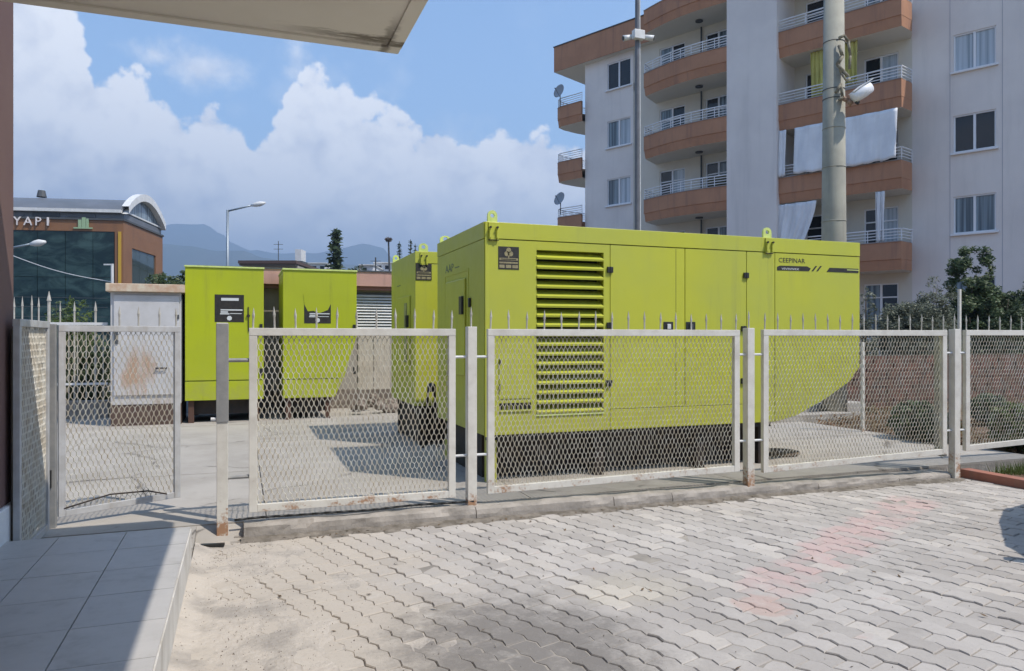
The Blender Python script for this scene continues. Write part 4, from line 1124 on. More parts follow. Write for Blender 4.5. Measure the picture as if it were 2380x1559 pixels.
def window(t0, t1, z0, z1, o, gl=(GL_C, GL_D), nd=2, transom=False, sill=True, fw=.05):
    fr = apm(); i = o - .10; tm_ = [t0 + (t1 - t0) * k / nd for k in range(nd + 1)]
    fr.box(t0, t1, i, i + .06, z0, z0 + fw).box(t0, t1, i, i + .06, z1 - fw, z1).box(t0, t0 + fw, i, i + .058, z0 + fw, z1 - fw).box(t1 - fw, t1, i, i + .058, z0 + fw, z1 - fw)
    for k in range(1, nd): fr.box(tm_[k] - fw * .8, tm_[k] + fw * .8, i, i + .062, z0 + fw, z1 - fw)
    if transom: fr.box(t0 + fw, t1 - fw, i, i + .055, z1 - .55, z1 - .55 + fw)
    f = fr.build('door' if transom else 'window', FRAMEW, ap)
    for k in range(nd):
        apm().box(tm_[k] + fw * .5, tm_[k + 1] - fw * .5, i - .02, i + .012, z0 + fw * .5, z1 - fw * .5).build('pane', gl[k % len(gl)], f)
    if sill: apm().box(t0 - .08, t1 + .08, o + .002, o + .10, z0 - .07, z0 - .01).build('sill', FRAMEW, f)
    return f
TOP = 17.2
# F: plain right wall with the bedroom windows
tF0, tF1 = T(2900), T(2120); wt0, wt1 = T(2315), T(2216)
hol = [(wt0, wt1, z, z + 1.33) for z in SL]
wallholes(tF0, tF1, 0, TOP, 0, hol, WALLG)
for k, z in enumerate(SL):
    window(wt0, wt1, z, z + 1.33, 0, [(GL_D, GL_C), (GL_C, GL_C), (GL_D, GL_D), (GL_L, GL_L), (GL_C, GL_D)][k])
jl = apm()
for t in (T(2330), T(2208)): jl.box(t - .01, t + .01, .001, .006, 0, TOP)
jl.build('render_joint', M('render_joint_dark', (.45, .43, .46), .9), ap)
# E: balcony bay with straight front and chamfered end
OE = 1.55
tE0, tE1 = T(2120), T(1802, OE); tEf = T(2095, OE)
eh = []
for z in FL: eh += [(T(2088), T(2008), z + .02, z + 2.15), (T(1925), T(1872), z + .02, z + 2.15)]
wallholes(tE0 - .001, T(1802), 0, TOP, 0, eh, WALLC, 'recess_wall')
for k, z in enumerate(FL):
    window(T(2088), T(2008), z + .02, z + 2.15, 0, (GL_L, GL_D) if k in (1, 3) else (GL_D, GL_C), 2, True, False)
    window(T(1925), T(1872), z + .02, z + 2.15, 0, (GL_D,), 1, True, False)
# D: stair tower wall
OD = 1.72
tD0, tD1 = T(1805, OD), T(1689, OD)
apm().box(tD0, tD1, -.3, OD, 0, TOP).build('stair_tower', WALLG, ap)
# C: bay with bowed balconies
OC = 1.6
tC0, tC1 = tD1, T(1489, OC)
ch = []
for z in FL: ch += [(T(1592), T(1533), z + .02, z + 2.15), (T(1700), T(1640), z + .02, z + 2.15)]
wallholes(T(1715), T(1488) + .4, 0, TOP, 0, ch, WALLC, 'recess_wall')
for k, z in enumerate(FL):
    window(T(1592), T(1533), z + .02, z + 2.15, 0, (GL_L, GL_D) if k == 2 else (GL_D, GL_C), 2, True, False)
    window(T(1700), T(1640), z + .02, z + 2.15, 0, (GL_C, GL_D), 2, True, False)
# B: corner wall with small windows
tB0, tB1 = T(1489), T(1360)
bt0, bt1 = T(1466), T(1411)
hol = [(bt0, bt1, z, z + 1.33) for z in SL]
wallholes(tB0, tB1, 0, TOP - .6, 0, hol, WALLG)
for k, z in enumerate(SL): window(bt0, bt1, z, z + 1.33, 0, (GL_L, GL_C) if k < 4 else (GL_D, GL_D))
# body of the block, end wall, roof
apm().add([(tF0, -.141, 0), (tB1, -.141, 0), (tB1, -11, 0), (tF0, -11, 0), (tF0, -.141, TOP), (tB1, -.141, TOP), (tB1, -11, TOP), (tF0, -11, TOP)], [(0, 1, 2, 3), (4, 5, 6, 7), (1, 2, 6, 5), (2, 3, 7, 6), (3, 0, 4, 7), (0, 1, 5, 4)]).build('wall', WALLG, ap)
apm().quad((tB1, 0, 0), (tB1, -.141, 0), (tB1, -.141, TOP - .6), (tB1, 0, TOP - .6)).quad((T(1488) + .0, 0, 0), (T(1488), OC * .0 + .0, 0), (T(1488), 0, TOP), (T(1488), 0, TOP)).build('corner_return', WALLG, ap, recalc=False)
apm().box(tC1 - .02, tC1 + .12, -.0, OC * .92, 0, TOP - .6).build('bay_side_wall', WALLG, ap) if False else None

def balcony(outline, zf, rail=True, inner=0.0, closed_poly=None):
    """outline: (t,o) points of the front edge from one wall to the other; zf: floor level"""
    z0, zm, z1 = zf - .38, zf - .02, zf + .62
    m = apm(); n = len(outline); th = .12
    def inset(k, e):   # pull an outline point towards the wall
        t, o = outline[k]; tc = sum(p[0] for p in outline) / n
        return (t + (tc - t) * e * .15, o - e if o > inner + e else inner)
    for k in range(n - 1):
        (ta, oa), (tb, ob) = outline[k], outline[k + 1]
        m.quad((ta, oa, zm + .02), (tb, ob, zm + .02), (tb, ob, z1), (ta, oa, z1))
        (tc, oc), (td, od) = inset(k, .03), inset(k + 1, .03)
        m.quad((ta, oa, zm + .02), (tb, ob, zm + .02), (td, od, zm + .0), (tc, oc, zm + .0))
        (te, oe), (tf, of) = inset(k, .10), inset(k + 1, .10)
        m.quad((tc, oc, zm), (td, od, zm), (tf, of, z0), (te, oe, z0))
        (tg, og), (th_, oh) = inset(k, th), inset(k + 1, th)
        m.quad((ta, oa, z1), (tb, ob, z1), (th_, oh, z1), (tg, og, z1))
        m.quad((tg, og, z1), (th_, oh, z1), (th_, oh, zf), (tg, og, zf))
    b_ = m.build('balcony', ORANGE, ap, recalc=False)
    s_ = apm(); bot = [inset(k, .10) for k in range(n)]
    s_.add([(t, o, z0) for t, o in bot] + [(bot[-1][0], inner, z0), (bot[0][0], inner, z0)], [tuple(range(n + 2))])
    s_.add([(t, max(o - .1, inner), zf) for t, o in outline] + [(outline[-1][0], inner, zf), (outline[0][0], inner, zf)], [tuple(range(n + 2))])
    s_.build('balcony_slab', SOFF, b_, recalc=False)
    cp_ = apm()
    for k in range(n - 1):
        (ta, oa), (tb, ob) = outline[k], outline[k + 1]; (tg, og), (th_, oh) = inset(k, th), inset(k + 1, th)
        cp_.add([(ta, oa + .03, z1 + .001), (tb, ob + .03, z1 + .001), (th_, oh, z1 + .001), (tg, og, z1 + .001), (ta, oa + .03, z1 + .03), (tb, ob + .03, z1 + .03), (th_, oh, z1 + .03), (tg, og, z1 + .03)], [(0, 1, 2, 3), (4, 5, 6, 7), (0, 1, 5, 4), (2, 3, 7, 6)])
    cp_.build('coping', M('coping', (.33, .30, .29), .7) if 'coping' not in bpy.data.materials else bpy.data.materials['coping'], b_, recalc=False)
    if rail:
        rl = apm()
        for zz_ in (.62 + .14, .62 + .25, .62 + .36, .62 + .47):
            for k in range(n - 1):
                a, c = inset(k, .06), inset(k + 1, .06)
                rl.tube((a[0], a[1], zf + zz_), (c[0], c[1], zf + zz_), .026 if zz_ > 1.05 else .017, n=5, caps=False)
        L = 0
        for k in range(n - 1):
            a, c = inset(k, .06), inset(k + 1, .06); seg = math.hypot(c[0] - a[0], c[1] - a[1]); q = max(1, int(round(seg / 1.1)))
            for j in range(q + (k == n - 2)):
                f = j / q; rl.tube((a[0] + (c[0] - a[0]) * f, a[1] + (c[1] - a[1]) * f, z1), (a[0] + (c[0] - a[0]) * f, a[1] + (c[1] - a[1]) * f, zf + 1.09), .016, n=5, caps=False)
        rl.build('railing', RAIL, b_, recalc=False)
    return b_
def bow(t0, t1, o0, o1, bulge, n=9):
    return [(t0 + (t1 - t0) * k / (n - 1), o0 + (o1 - o0) * k / (n - 1) + bulge * math.sin(math.pi * k / (n - 1))) for k in range(n)]
for k, z in enumerate(FL[1:] + [16.02]):
    roof = k == 4
    balcony([(T(2120) + .03, .02), (T(2119, .75), .75), (tEf, OE), (tE1, OE)], z)
    balcony(bow(tC0, tC1, OC + .12, OC - .25, .28) + [(tC1 + .25, 0.02)], z, rail=not roof)
    ctA0, ctA1 = tB1 + .0, T(1289, .3)
    if not roof:
        balcony([(ctA0, .30), (ctA1 - .35, .30), (ctA1 - .08, .15), (ctA1, -.35), (ctA1 - .10, -1.3), (ctA1 - .4, -2.4), (ctA1 - .9, -3.3), (ctA0, -3.9)], z, inner=-3.9)
# roof band running over the corner
rbm = apm(); za, zb2 = 15.65, 16.95; te = T(1289, .3)
rbm.add([(tC1 - .1, .35, za), (te, .35, za), (te, -3, za), (tC1 - .1, -3, za), (tC1 - .1, .35, zb2), (te, .35, zb2), (te, -3, zb2), (tC1 - .1, -3, zb2)], [(4, 5, 6, 7), (0, 1, 5, 4), (1, 2, 6, 5), (2, 3, 7, 6), (3, 0, 4, 7)])
rbm.build('roof_band', ORANGE, ap, recalc=False)
apm().add([(tC1 - .1, .33, za), (te - .02, .33, za), (te - .02, -3, za), (tC1 - .1, -3, za)], [(0, 1, 2, 3)]).build('roof_soffit', SOFF, ap, recalc=False)
apm().box(tC1 - .1, te + .03, -3, .39, zb2 + .001, zb2 + .05).build('coping', GREYD, ap)
# pilaster strip on the corner wall, downpipe and ceiling lamps
for k, z in enumerate(FL[1:]):
    apm().lathe((T(1625, .8), .8, z + 2.46), [(.17, 0), (.17, .05), (.1, .09)], 10).build('ceiling_lamp', GREYD, ap)
apm().tube((T(1630, .1), .1, 1.5), (T(1630, .1), .1, TOP - 1), .04, n=6).build('downpipe', GREYD, ap)

# fabrics on the balconies (top-level things)
def cloth(name, t0, t1, z0, z1, o0, o1, mat, label, cat, waves=6, amp=.03, cut=0.0, skew=0.0, grp=None, n=40, mrows=14, taper=0.0, sag=0.0):
    vs, fs = [], []
    for j in range(mrows + 1):
        f = j / mrows
        for i in range(n + 1):
            g = i / n; t = (t0 + (t1 - t0) * g) if not taper else (t1 - (t1 - t0) * (1 - g) * (1 - taper * (1 - f) ** 1.6))
            z = z0 + (z1 - z0) * f - sag * math.sin(math.pi * g) * (1 - f) + .02 * math.sin(g * waves * 9) * (1 - f)
            o = o0 + (o1 - o0) * (1 - f) + amp * (math.sin(g * waves * 6.283 + .9 * math.sin(f * 3 + g * 4)) + .5 * math.sin(g * waves * 15 + f * 5)) * (1.1 - f * .5)
            vs.append((t, o, z))
    for j in range(mrows):
        for i in range(n): fs.append((j * (n + 1) + i, j * (n + 1) + i + 1, (j + 1) * (n + 1) + i + 1, (j + 1) * (n + 1) + i))
    o = apm().add(vs, fs).build(name, mat, smooth=True, recalc=False)
    sm = o.modifiers.new('thickness', 'SOLIDIFY'); sm.thickness = .006
    return tag(o, label, cat, grp)
AWN = M('white_awning_cloth', (.80, .80, .81), .85, (.70, .70, .72), 1.5, 6, streak=(3, (.58, .57, .56), .6))
YEL = M('yellow_curtain_cloth', (.55, .50, .14), .85, (.46, .41, .12), 3)
f2, f3, f1 = FL[2], FL[3], FL[1]
OF = OE + .04
cloth('awning', T(2085, OF), T(1846, OF), f2 + .68, f2 + 2.50, OF - .05, OF + .12, AWN, 'wide white awning drawn down over the second balcony behind the concrete pole', 'awning', 5, .035, sag=.06)
cloth('awning_strip', T(1826, OF), T(1806, OF), f2 + .66, f2 + 2.50, OF - .05, OF + .05, AWN, 'narrow white awning strip beside the stair tower wall', 'awning', 2, .025)
cloth('yellow_curtain', T(1912, OF), T(1876, OF), f3 + .64, f3 + 2.50, OF - .35, OF - .35, YEL, 'yellow curtain hanging on the third balcony left of the concrete pole', 'curtain', 4, .05)
cloth('yellow_curtain', T(1985, OF), T(1950, OF), f3 + .9, f3 + 2.50, OF - .35, OF - .35, YEL, 'yellow curtain gathered just right of the concrete pole', 'curtain', 4, .05)
cloth('white_sheet', T(1896, OF), T(1806, OF), f1 + .55, f1 + 2.46, OF - .05, OF + .05, AWN, 'white cloth sheet sagging over the lowest visible balcony beside the stair tower', 'sheet', 3, .07, taper=.38, sag=-.12)
cloth('white_curtain', T(2053, OF), T(2032, OF), f1 + .66, f1 + 2.50, OF - .15, OF - .1, AWN, 'narrow white curtain tied at the lowest visible balcony right of the concrete pole', 'curtain', 2, .05)
# goods on the balcony
p_ = T(1668, OC - .3)
tag(apm().box(p_ - .45, p_ + .35, OC - .5, OC - .15, FL[2] + .3, FL[2] + 1.15).build('balcony_cupboard', M('olive_cupboard', (.10, .09, .045), .8, (.06, .05, .03), 6), bevel=.02), 'dark olive cupboard standing on the balcony next to the stair tower', 'cupboard')
# satellite dishes at the block's left end
def dish(px, py, d, label):
    c = W(px, py, d); t = thing('satellite_dish', (c.x, c.y, c.z - .75), label, 'satellite dish', 'satellite dishes at the end of the block')
    ax = (W(px - 60, py - 40, d - 1.2) - c).normalized()
    r = .36; MB().lathe(c, [(.02, 0), (r * .5, .02), (r * .85, .06), (r, .10), (r, .115), (r * .8, .075), (r * .4, .035), (.02, .02)], 20, ax).build('reflector', M('dish_grey', (.28, .30, .33), .5), t, smooth=True)
    MB().tube((c.x, c.y, c.z - .8), (c.x, c.y, c.z), .025).build('mast', GREYD, t)
    MB().tube(c - Vector((0, 0, .3)), c + ax * .35, .012).lathe(c + ax * .35, [(.03, 0), (.03, .06)], 8, ax).build('feed_arm', GREYD, t)
dish(1302, 213, 38.6, 'grey satellite dish on the higher end balcony, second from the roof')
dish(1303, 463, 38.6, 'grey satellite dish on the lowest visible end balcony')

# =================================================================== POLES ON THE RIGHT
p = W(1938, 560, 14.0); CONP = M('concrete_pole_skin', (.36, .345, .28), .85, (.28, .27, .225), 2.2, 7, 1, .25, 35, streak=(7, (.2, .19, .16), .5))
cpole = thing('concrete_pole', (p.x, p.y, 0), 'thick grey concrete utility pole in front of the apartment balconies', 'pole')
rb, rt = 27.0 / F * 14, 21.5 / F * 14
zz0, zz1 = -.1, 8.6
MB().lathe((p.x, p.y, 0), [(rb * 1.06, zz0), (rb, 3.4), (rt, zz1)], 28).build('shaft', CONP, cpole, smooth=True)
for pyb in (100, 210, 232, 300, 390, 515):
    z = zat(pyb, 14); r = rb + (rt - rb) * (z - 3.4) / (zz1 - 3.4)
    MB().lathe((p.x, p.y, z), [(r + .006, -.008), (r + .008, 0), (r + .006, .008)], 28).build('band', GREYD if pyb in (210, 232, 100) else CONP, cpole, smooth=True)
# cables hanging on it and the camera
cb = MB(); rr = .2
def q(px, py, dd=13.72): return W(px, py, dd)
cb.path([q(1950, 88), q(1962, 82), q(1972, 96), q(1976, 130), q(1974, 160)], .028, 6)
cb.path([q(1950, 105), q(1958, 130), q(1946, 150), q(1960, 165), q(1972, 178)], .035, 6)
cb.path([q(1948, 150), q(1955, 170), q(1968, 188), q(1976, 182)], .022, 6)
cb.path([q(1942, 215), q(1955, 195), q(1958, 225), q(1950, 232)], .03, 6)
tag(cb.build('cable_bundle', M('old_cable_cloth', (.30, .27, .20), .85, (.12, .10, .07), 9), smooth=True), 'tangled bundle of old cables strapped high on the concrete pole', 'cable')
ca = thing('security_camera', q(2003, 212), 'white security camera on a rusty arm fixed to the concrete pole', 'camera')
MB().path([q(1955, 226, 13.8), q(1970, 233, 13.7), q(1980, 243, 13.7)], .045, 8).build('arm', M('rusty_arm', (.30, .19, .13), .8), ca, smooth=True)
a0, a1 = q(1982, 228, 13.6), q(2024, 200, 13.6); ax = (a1 - a0)
MB().lathe(a0, [(.08, 0), (.105, .02), (.12, ax.length * .55), (.105, ax.length * .95), (.05, ax.length)], 12, ax).build('housing', M('white_casing', (.78, .78, .80), .4), ca, smooth=True)
MB().bar(a0 - Vector((0, 0, -.115)) - ax * .1, a1 + Vector((0, 0, .115)), .2, .02).build('hood', WHITEM, ca)
MB().tube(q(1988, 236, 13.6), q(1996, 240, 13.6), .03).tube(q(2000, 225, 13.6), q(1992, 242, 13.7), .022).build('joint', BLACK, ca)

p = W(1481, 540, 16.5)
sp_ = thing('steel_pole', (p.x, p.y, 0), 'slim grey steel pole with camera boxes in front of the corner windows', 'pole')
zt = 9.6
MB().tube((p.x, p.y, 0), (p.x, p.y, zt), .062, .048, 12, False).build('shaft', M('dark_galvanised', (.16, .16, .175), .45, (.12, .12, .13), 5, metal=.3), sp_, smooth=True)
cdt = Vector((CA, -SA, 0)); 
MB().tube((p.x + cdt.x * .07, p.y + cdt.y * .07, 2.5), (p.x + cdt.x * .055, p.y + cdt.y * .055, zt), .014, n=6).build('conduit', WHITEM, sp_)
cz = zat(86, 16.5)
MB().box(p.x - .14, p.x + .12, p.y - .14, p.y + .0, cz - .08, cz + .12).build('junction_box', WHITEM, sp_, bevel=.01)
for sg in (-1, 1):
    c0 = Vector((p.x, p.y, cz + .0)) + cdt * .12 * sg; c1 = c0 + cdt * .22 * sg + Vector((0, -.06, -.05))
    MB().lathe(c0, [(.055, 0), (.06, .12), (.065, (c1 - c0).length)], 10, c1 - c0).build('camera_head', WHITEM, sp_, smooth=True)
    MB().lathe(c1, [(.05, 0), (.05, .012)], 10, c1 - c0).build('camera_lens', BLACK, sp_)

# =================================================================== GLASS OFFICE BUILDING (LEFT)
ga_ = Vector((.99, .141)).normalized(); gb_ = Vector((-.141, .99)).normalized()
OG = (287 - CX) / F * 38.0, 38.0
def GP(a, b, z):     # a along the front (to the right), b into the depth, from the near corner
    s = OG[0] + ga_.x * a + gb_.x * b; d = OG[1] + ga_.y * a + gb_.y * b
    return (SA * d + CA * s, CA * d - SA * s, z)
def gpm(): return MB(GP)
def A_(px, b=0.0):
    u = (px - CX) / F; s0, d0 = OG[0] + gb_.x * b, OG[1] + gb_.y * b
    return (u * d0 - s0) / (ga_.x - u * ga_.y)
def Bd(px):
    u = (px - CX) / F; return (u * OG[1] - OG[0]) / (gb_.x - u * gb_.y)
def za_(py, d=38.0): return H + (HY - py) / F * d
go = thing('office_building', GP(-4, 4, 0), 'dark glass office building with brown cladding and a curved white edged roof', 'building')
BRC = M('brown_cladding', (.25, .12, .055), .6, (.21, .10, .05), .8, streak=(4, (.15, .08, .05), .5))
GLASS = glassmat('teal_curtain_glass', (.006, .022, .024), .04)
_nt = GLASS.node_tree; _b = _nt.nodes['Principled BSDF']; _p = [n for n in _nt.nodes if n.type == 'NEW_GEOMETRY'][0].outputs['Position']
_nt.links.new(mix(_nt, nnoise(_nt, vmath(_nt, 'MULTIPLY', _p, (.5, .5, 1.1)), 1, 6, .65, 1.2).smooth(.4, .72), (.006, .020, .022), (.045, .085, .08)), _b.inputs['Base Color'])  # patchy lighter tone puts reflections into the glass colour
bump(_nt, _b, nnoise(_nt, _p, .8, 2, .5), .12, .05)
MET = M('grey_roof_metal', (.16, .17, .19), .45, (.13, .14, .155), 1, metal=.2)
BD = Bd(378)
zP, zQ = za_(512.8), za_(538.6)    # brown band top and bottom
W0 = -16.0
gpm().box(W0, -.14, .12, BD - .05, 0, zQ - .01).build('core', DARKIN, go)
gpm().box(W0, 0, 0, BD, zQ, zP).build('brown_band', BRC, go)
gpm().box(W0 - .05, .06, -.06, BD + .06, zP + .001, zP + .10).build('band_coping', GREYD, go)
# front panes
cols = [W0 + i * 1.32 for i in range(13)] ; cols[-1] = -.45
rows = [0, 1.9, 3.3, 4.7, zQ]
for i in range(len(cols) - 1):
    for j in range(len(rows) - 1):
        o_ = gpm().box(cols[i] + .012, cols[i + 1] - .012, .02 + random.uniform(0, .012), .06, rows[j] + .012, rows[j + 1] - .012).build('pane', GLASS, go)
gpm().box(-.42, 0, -.01, .3, 0, zQ - .002).build('corner_pier', BRC, go)
gpm().box(-.24, -.10, -.06, -.012, 0, zQ).build('yellow_strip', M('yellow_metal', (.52, .32, .04), .5), go)
# side face: brown with a large window
sb0, sb1 = Bd(307), Bd(362)
gpm().box(-.12, 0, .301, sb0, 0, zQ - .002).box(-.12, 0, sb1, BD, 0, zQ - .002).box(-.12, 0, sb0 + .001, sb1 - .001, za_(570), zQ - .002).build('side_cladding', BRC, go)
for j in range(3):
    a0_, a1_ = sb0 + (sb1 - sb0) * j / 3, sb0 + (sb1 - sb0) * (j + 1) / 3
    gpm().box(-.10, -.06, a0_ + .02, a1_ - .02, 0, za_(571)).build('side_pane', glassmat('side_glass%d' % j, (.05, .075, .08), .06), go)
# attic band, barrel roof
zR = za_(494)
gpm().box(W0, -.02, .15, BD - .2, zP + .1, zR).build('attic', MET, go)
for k in range(9):
    gpm().box(-1.4 - k * 1.7 - 1.3, -1.4 - k * 1.7, .12, .149, zP + .15, zR - .08).build('attic_panel', M('attic_glass%d' % (k % 3), [(.10, .105, .12), (.045, .05, .06), (.13, .13, .14)][k % 3], .3) if ('attic_glass%d' % (k % 3)) not in bpy.data.materials else bpy.data.materials['attic_glass%d' % (k % 3)], go)
nb = 14; span = BD - .2 - .05; rise = za_(448) - zR + .1
arc = [(.05 + span * k / nb, zR + rise * math.sin(math.pi * k / nb) ** .85) for k in range(nb + 1)]
vs = [(a, b, z) for a in (W0, -.05) for b, z in arc]
gpm().add(vs, [(k, k + 1, nb + 2 + k, nb + 1 + k) for k in range(nb)]).build('barrel_roof', MET, go, smooth=True, recalc=False)
ar = gpm()
for k in range(nb):
    (b0, z0), (b1, z1) = arc[k], arc[k + 1]
    ar.add([(-.1, b0, z0 - .05), (-.1, b1, z1 - .05), (.25, b1, z1 - .05), (.25, b0, z0 - .05), (-.1, b0, z0 + .34), (-.1, b1, z1 + .34), (.25, b1, z1 + .34), (.25, b0, z0 + .34)], [(0, 1, 2, 3), (4, 5, 6, 7), (3, 2, 6, 7), (0, 1, 5, 4)])
ar.build('arch_trim', WHITEM, go, recalc=False)
gpm().box(W0, -.1, -.12, .05, zR - .02, zR + .14).build('eave_trim', WHITEM, go)
gpm().add([(-.06, b, z) for b, z in arc], [tuple(range(nb + 1))]).build('gable_glass', GL_C, go, recalc=False)
gpm().box(-.04, .02, .3, BD - .3, zR + .05, zR + .13).build('gable_bar', WHITEM, go)
# sign letters YAPI and its small emblem
LET = M('sign_letter_white', (.72, .66, .64), .5)
zl = za_(528)
pR = Vector(GP(1, 0, 0)) - Vector(GP(0, 0, 0))
for ch_, px in (('Y', 31), ('A', 55), ('P', 81), ('I', 106)):
    a = A_(px, -.05)
    text('sign_letter', ch_, .62, GP(a, -.05, zl), pR, (0, 0, 1), LET, go, .04, 1.0 if ch_ != 'I' else 1.5)
e0 = A_(172)
MB(GP).box(e0, e0 + .9, -.07, -.02, zl - .12, zl - .05).box(e0 + .22, e0 + .38, -.07, -.02, zl - .049, zl + .34).box(e0 + .40, e0 + .58, -.07, -.02, zl - .049, zl + .46).box(e0 + .60, e0 + .72, -.07, -.02, zl - .049, zl + .40).build('sign_emblem', M('emblem_green', (.30, .42, .25), .5), go)
for a in (-5.0, -11):
    gpm().tube((a, 2.4, zR + rise), (a, 2.4, zR + rise + .35), .25, .18, 10).build('roof_vent', GREYD if a > -6 else WHITEM, go)

# =================================================================== STREET LAMPS, BACK FENCE
def lamp(px, pyb, pyt, d, tip, label):
    b_ = W(px, pyt, d); t = thing('street_lamp', (b_.x, b_.y, 0), label, 'street lamp', 'street lamps beyond the yard')
    MB().tube((b_.x, b_.y, 0), (b_.x, b_.y, b_.z), .09, .06, 10).build('pole', M('lamp_pole_steel', (.22, .26, .30), .4, metal=.4) if 'lamp_pole_steel' not in bpy.data.materials else bpy.data.materials['lamp_pole_steel'], t, smooth=True)
    e = W(tip[0], tip[1], d); k = b_ + (e - b_) * .62
    MB().tube(b_ - Vector((0, 0, .05)), k, .045, .04, 8).build('arm', bpy.data.materials['lamp_pole_steel'], t, smooth=True)
    dr = (e - k); m = MB(); 
    m.lathe(k, [(.05, 0), (.11, dr.length * .3), (.13, dr.length * .6), (.05, dr.length)], 10, dr)
    h = m.build('lamp_head', WHITEM, t, smooth=True)
    return t
lamp(529, 620, 488, 36.0, (617, 471), 'tall grey street lamp with a white head above the lime cabinet')
lamp(12, 620, 576, 27.0, (106, 562), 'white street lamp arm in front of the glass building')

bf = thing('back_fence', (-3.5, 15.6, 0), 'white spear fence with thin wires at the back left of the yard', 'fence')
BFY = 15.5
for px, pyt, r in ((52, 688, .014), (74, 686, .014), (90, 690, .014), (114, 676, .028), (173, 700, .016), (222, 700, .020), (33, 690, .014), (140, 700, .012)):
    x, d = on_y(px, BFY); zt_ = zat(pyt, d); m = MB().tube((x, BFY, .1), (x, BFY, zt_ - .18), r, n=6); m.tube((x, BFY, zt_ - .18), (x, BFY, zt_), r * 1.5, .002, 6)
    m.build('fence_bar', SPEARM, bf)
xl, xr = on_y(-40, BFY)[0], on_y(250, BFY)[0]
MB().bar((xl, BFY, zat(752, 13.5)), (xr, BFY, zat(752, 13.5)), .05, .05).build('top_rail', WHITEM, bf)
MB().bar((xl, BFY, .75), (xr, BFY, .75), .04, .04).build('bottom_rail', WHITEM, bf)
for k in range(14):
    x = xl + (xr - xl) * (k + .5) / 14
    MB().tube((x, BFY, .4), (x, BFY, zat(753, 13.5)), .010, n=5).build('thin_bar', SPEARM, bf)
for py in (690, 712, 735): MB().tube((xl, BFY, zat(py, 13.3)), (xr, BFY, zat(py, 13.3)), .004, n=4).build('wire', GREYD, bf)
tag(MB().box(-9, on_y(252, 15.7)[0] - .0, 15.62, 15.9, -.04, .42).build('low_wall', KERB), 'low grey concrete wall under the back fence', 'wall')
p = W(261, 613, 22); tag(MB().tube((p.x, p.y, 0), (p.x, p.y, p.z), .04, n=8).bar((p.x, p.y, p.z - .02), (p.x - .25 * CA, p.y + .25 * SA, p.z - .02), .04, .04).build('white_pole', WHITEM), 'slim white bent pole between the glass front and the rusty cabinet', 'pole')
# hedge, bushes and trees on the left
for k, (px, d, s, mt, lb_, n_) in enumerate(((168, 20, .95, LEAFL, 'light green young bush in front of the glass office front', 5500), (128, 21, .8, LEAFG, 'small green bush beside the thick white bar of the back fence', 4000))):
    b_ = ground_at(px, d, 0); shrub('bush', b_, [(0, 0, 1.3, s * .7, s * .7, .9), (.1, 0, 2.1, s * .4, s * .4, .6)], n_, .10, mt, lb_, 'bush', 'bushes before the glass building', 40 + k)
for k, px in enumerate((150, 185, 218)):
    b_ = ground_at(px, 15.2 - .0, 0); b_ = (on_y(px, 16.5)[0], 16.5, 0)
    shrub('hedge_shrub', b_, [(0, 0, .8, .5, .35, .75)], 3800, .075, LEAFD, ['dark hedge shrub nearest the gate hinge', 'dark hedge shrub in the middle behind the gate leaf', 'dark hedge shrub next to the rusty white cabinet'][k], 'shrub', 'hedge shrubs behind the gate leaf', 50 + k)
b_ = ground_at(400, 30, 0); shrub('tree', b_, [(0, 0, 3.0, .8, .8, 1.2), (.6, 0, 3.4, .7, .6, .7), (-.5, 0, 3.5, .6, .5, .8)], 6000, .16, LEAFG, 'green tree between the office building and the tall lime cabinet', 'tree', None, 61)
b_ = ground_at(424, 20, 0); shrub('tree', b_, [(0, 0, 2.2, .35, .35, 1.3)], 3500, .12, LEAFD, 'slim dark tree against the edge of the tall lime cabinet', 'tree', None, 62)

# =================================================================== FAR THINGS
def conifer(px, pyt, d, hw, label, seed, name='conifer', layers=18, group='conifers on the skyline', taper=1.0, mat=LEAFD):
    p = W(px, pyt, d); h = p.z; rd = random.Random(seed)
    t = thing(name, (p.x, p.y, 0), label, 'tree', group); m = MB()
    for k in range(layers):
        f = k / layers; z = h * (.25 + .75 * f); r = hw * (1 - f) ** taper + .06
        for a in range(9):
            an = rd.uniform(0, 6.28); rr_ = r * rd.uniform(.65, 1.15); e = Vector((p.x + math.cos(an) * rr_, p.y + math.sin(an) * rr_, z - rr_ * .12 + rd.uniform(-.1, .2)))
            c = Vector((p.x, p.y, z))
            for q_ in range(9):
                g = rd.uniform(.12, 1.0); o = c + (e - c) * g + Vector((rd.gauss(0, .08), rd.gauss(0, .08), rd.gauss(0, .10))) * hw
                s_ = hw * .20 * rd.uniform(.5, 1.1); v1 = Vector((rd.gauss(0, 1), rd.gauss(0, 1), rd.gauss(0, .4))).normalized() * s_; v2 = Vector((rd.gauss(0, 1), rd.gauss(0, 1), rd.gauss(0, .6))).normalized() * s_ * .5
                m.add([o - v1, o + v2, o + v1, o - v2], [(0, 1, 2, 3)])
    m.build('crown', mat, t, recalc=False)
    MB().tube((p.x, p.y, 0), (p.x, p.y, h), h * .018, .02, 6).build('trunk', BARK, t)
    return t
conifer(781, 533, 60, 1.7, 'tall tiered conifer rising above the lime cabinet with the torn sticker', 1)
conifer(928, 560, 62, .42, 'narrow dark cypress just left of the smaller generator roof lug', 2, 'cypress', 26, 'cypresses behind the smaller generator', .45)
conifer(954, 556, 66, .40, 'narrow dark cypress nearest the smaller generator lug', 3, 'cypress', 26, 'cypresses behind the smaller generator', .45)
conifer(965, 566, 68, .36, 'shortest of the narrow cypresses, partly behind the generator roof', 4, 'cypress', 26, 'cypresses behind the smaller generator', .45)
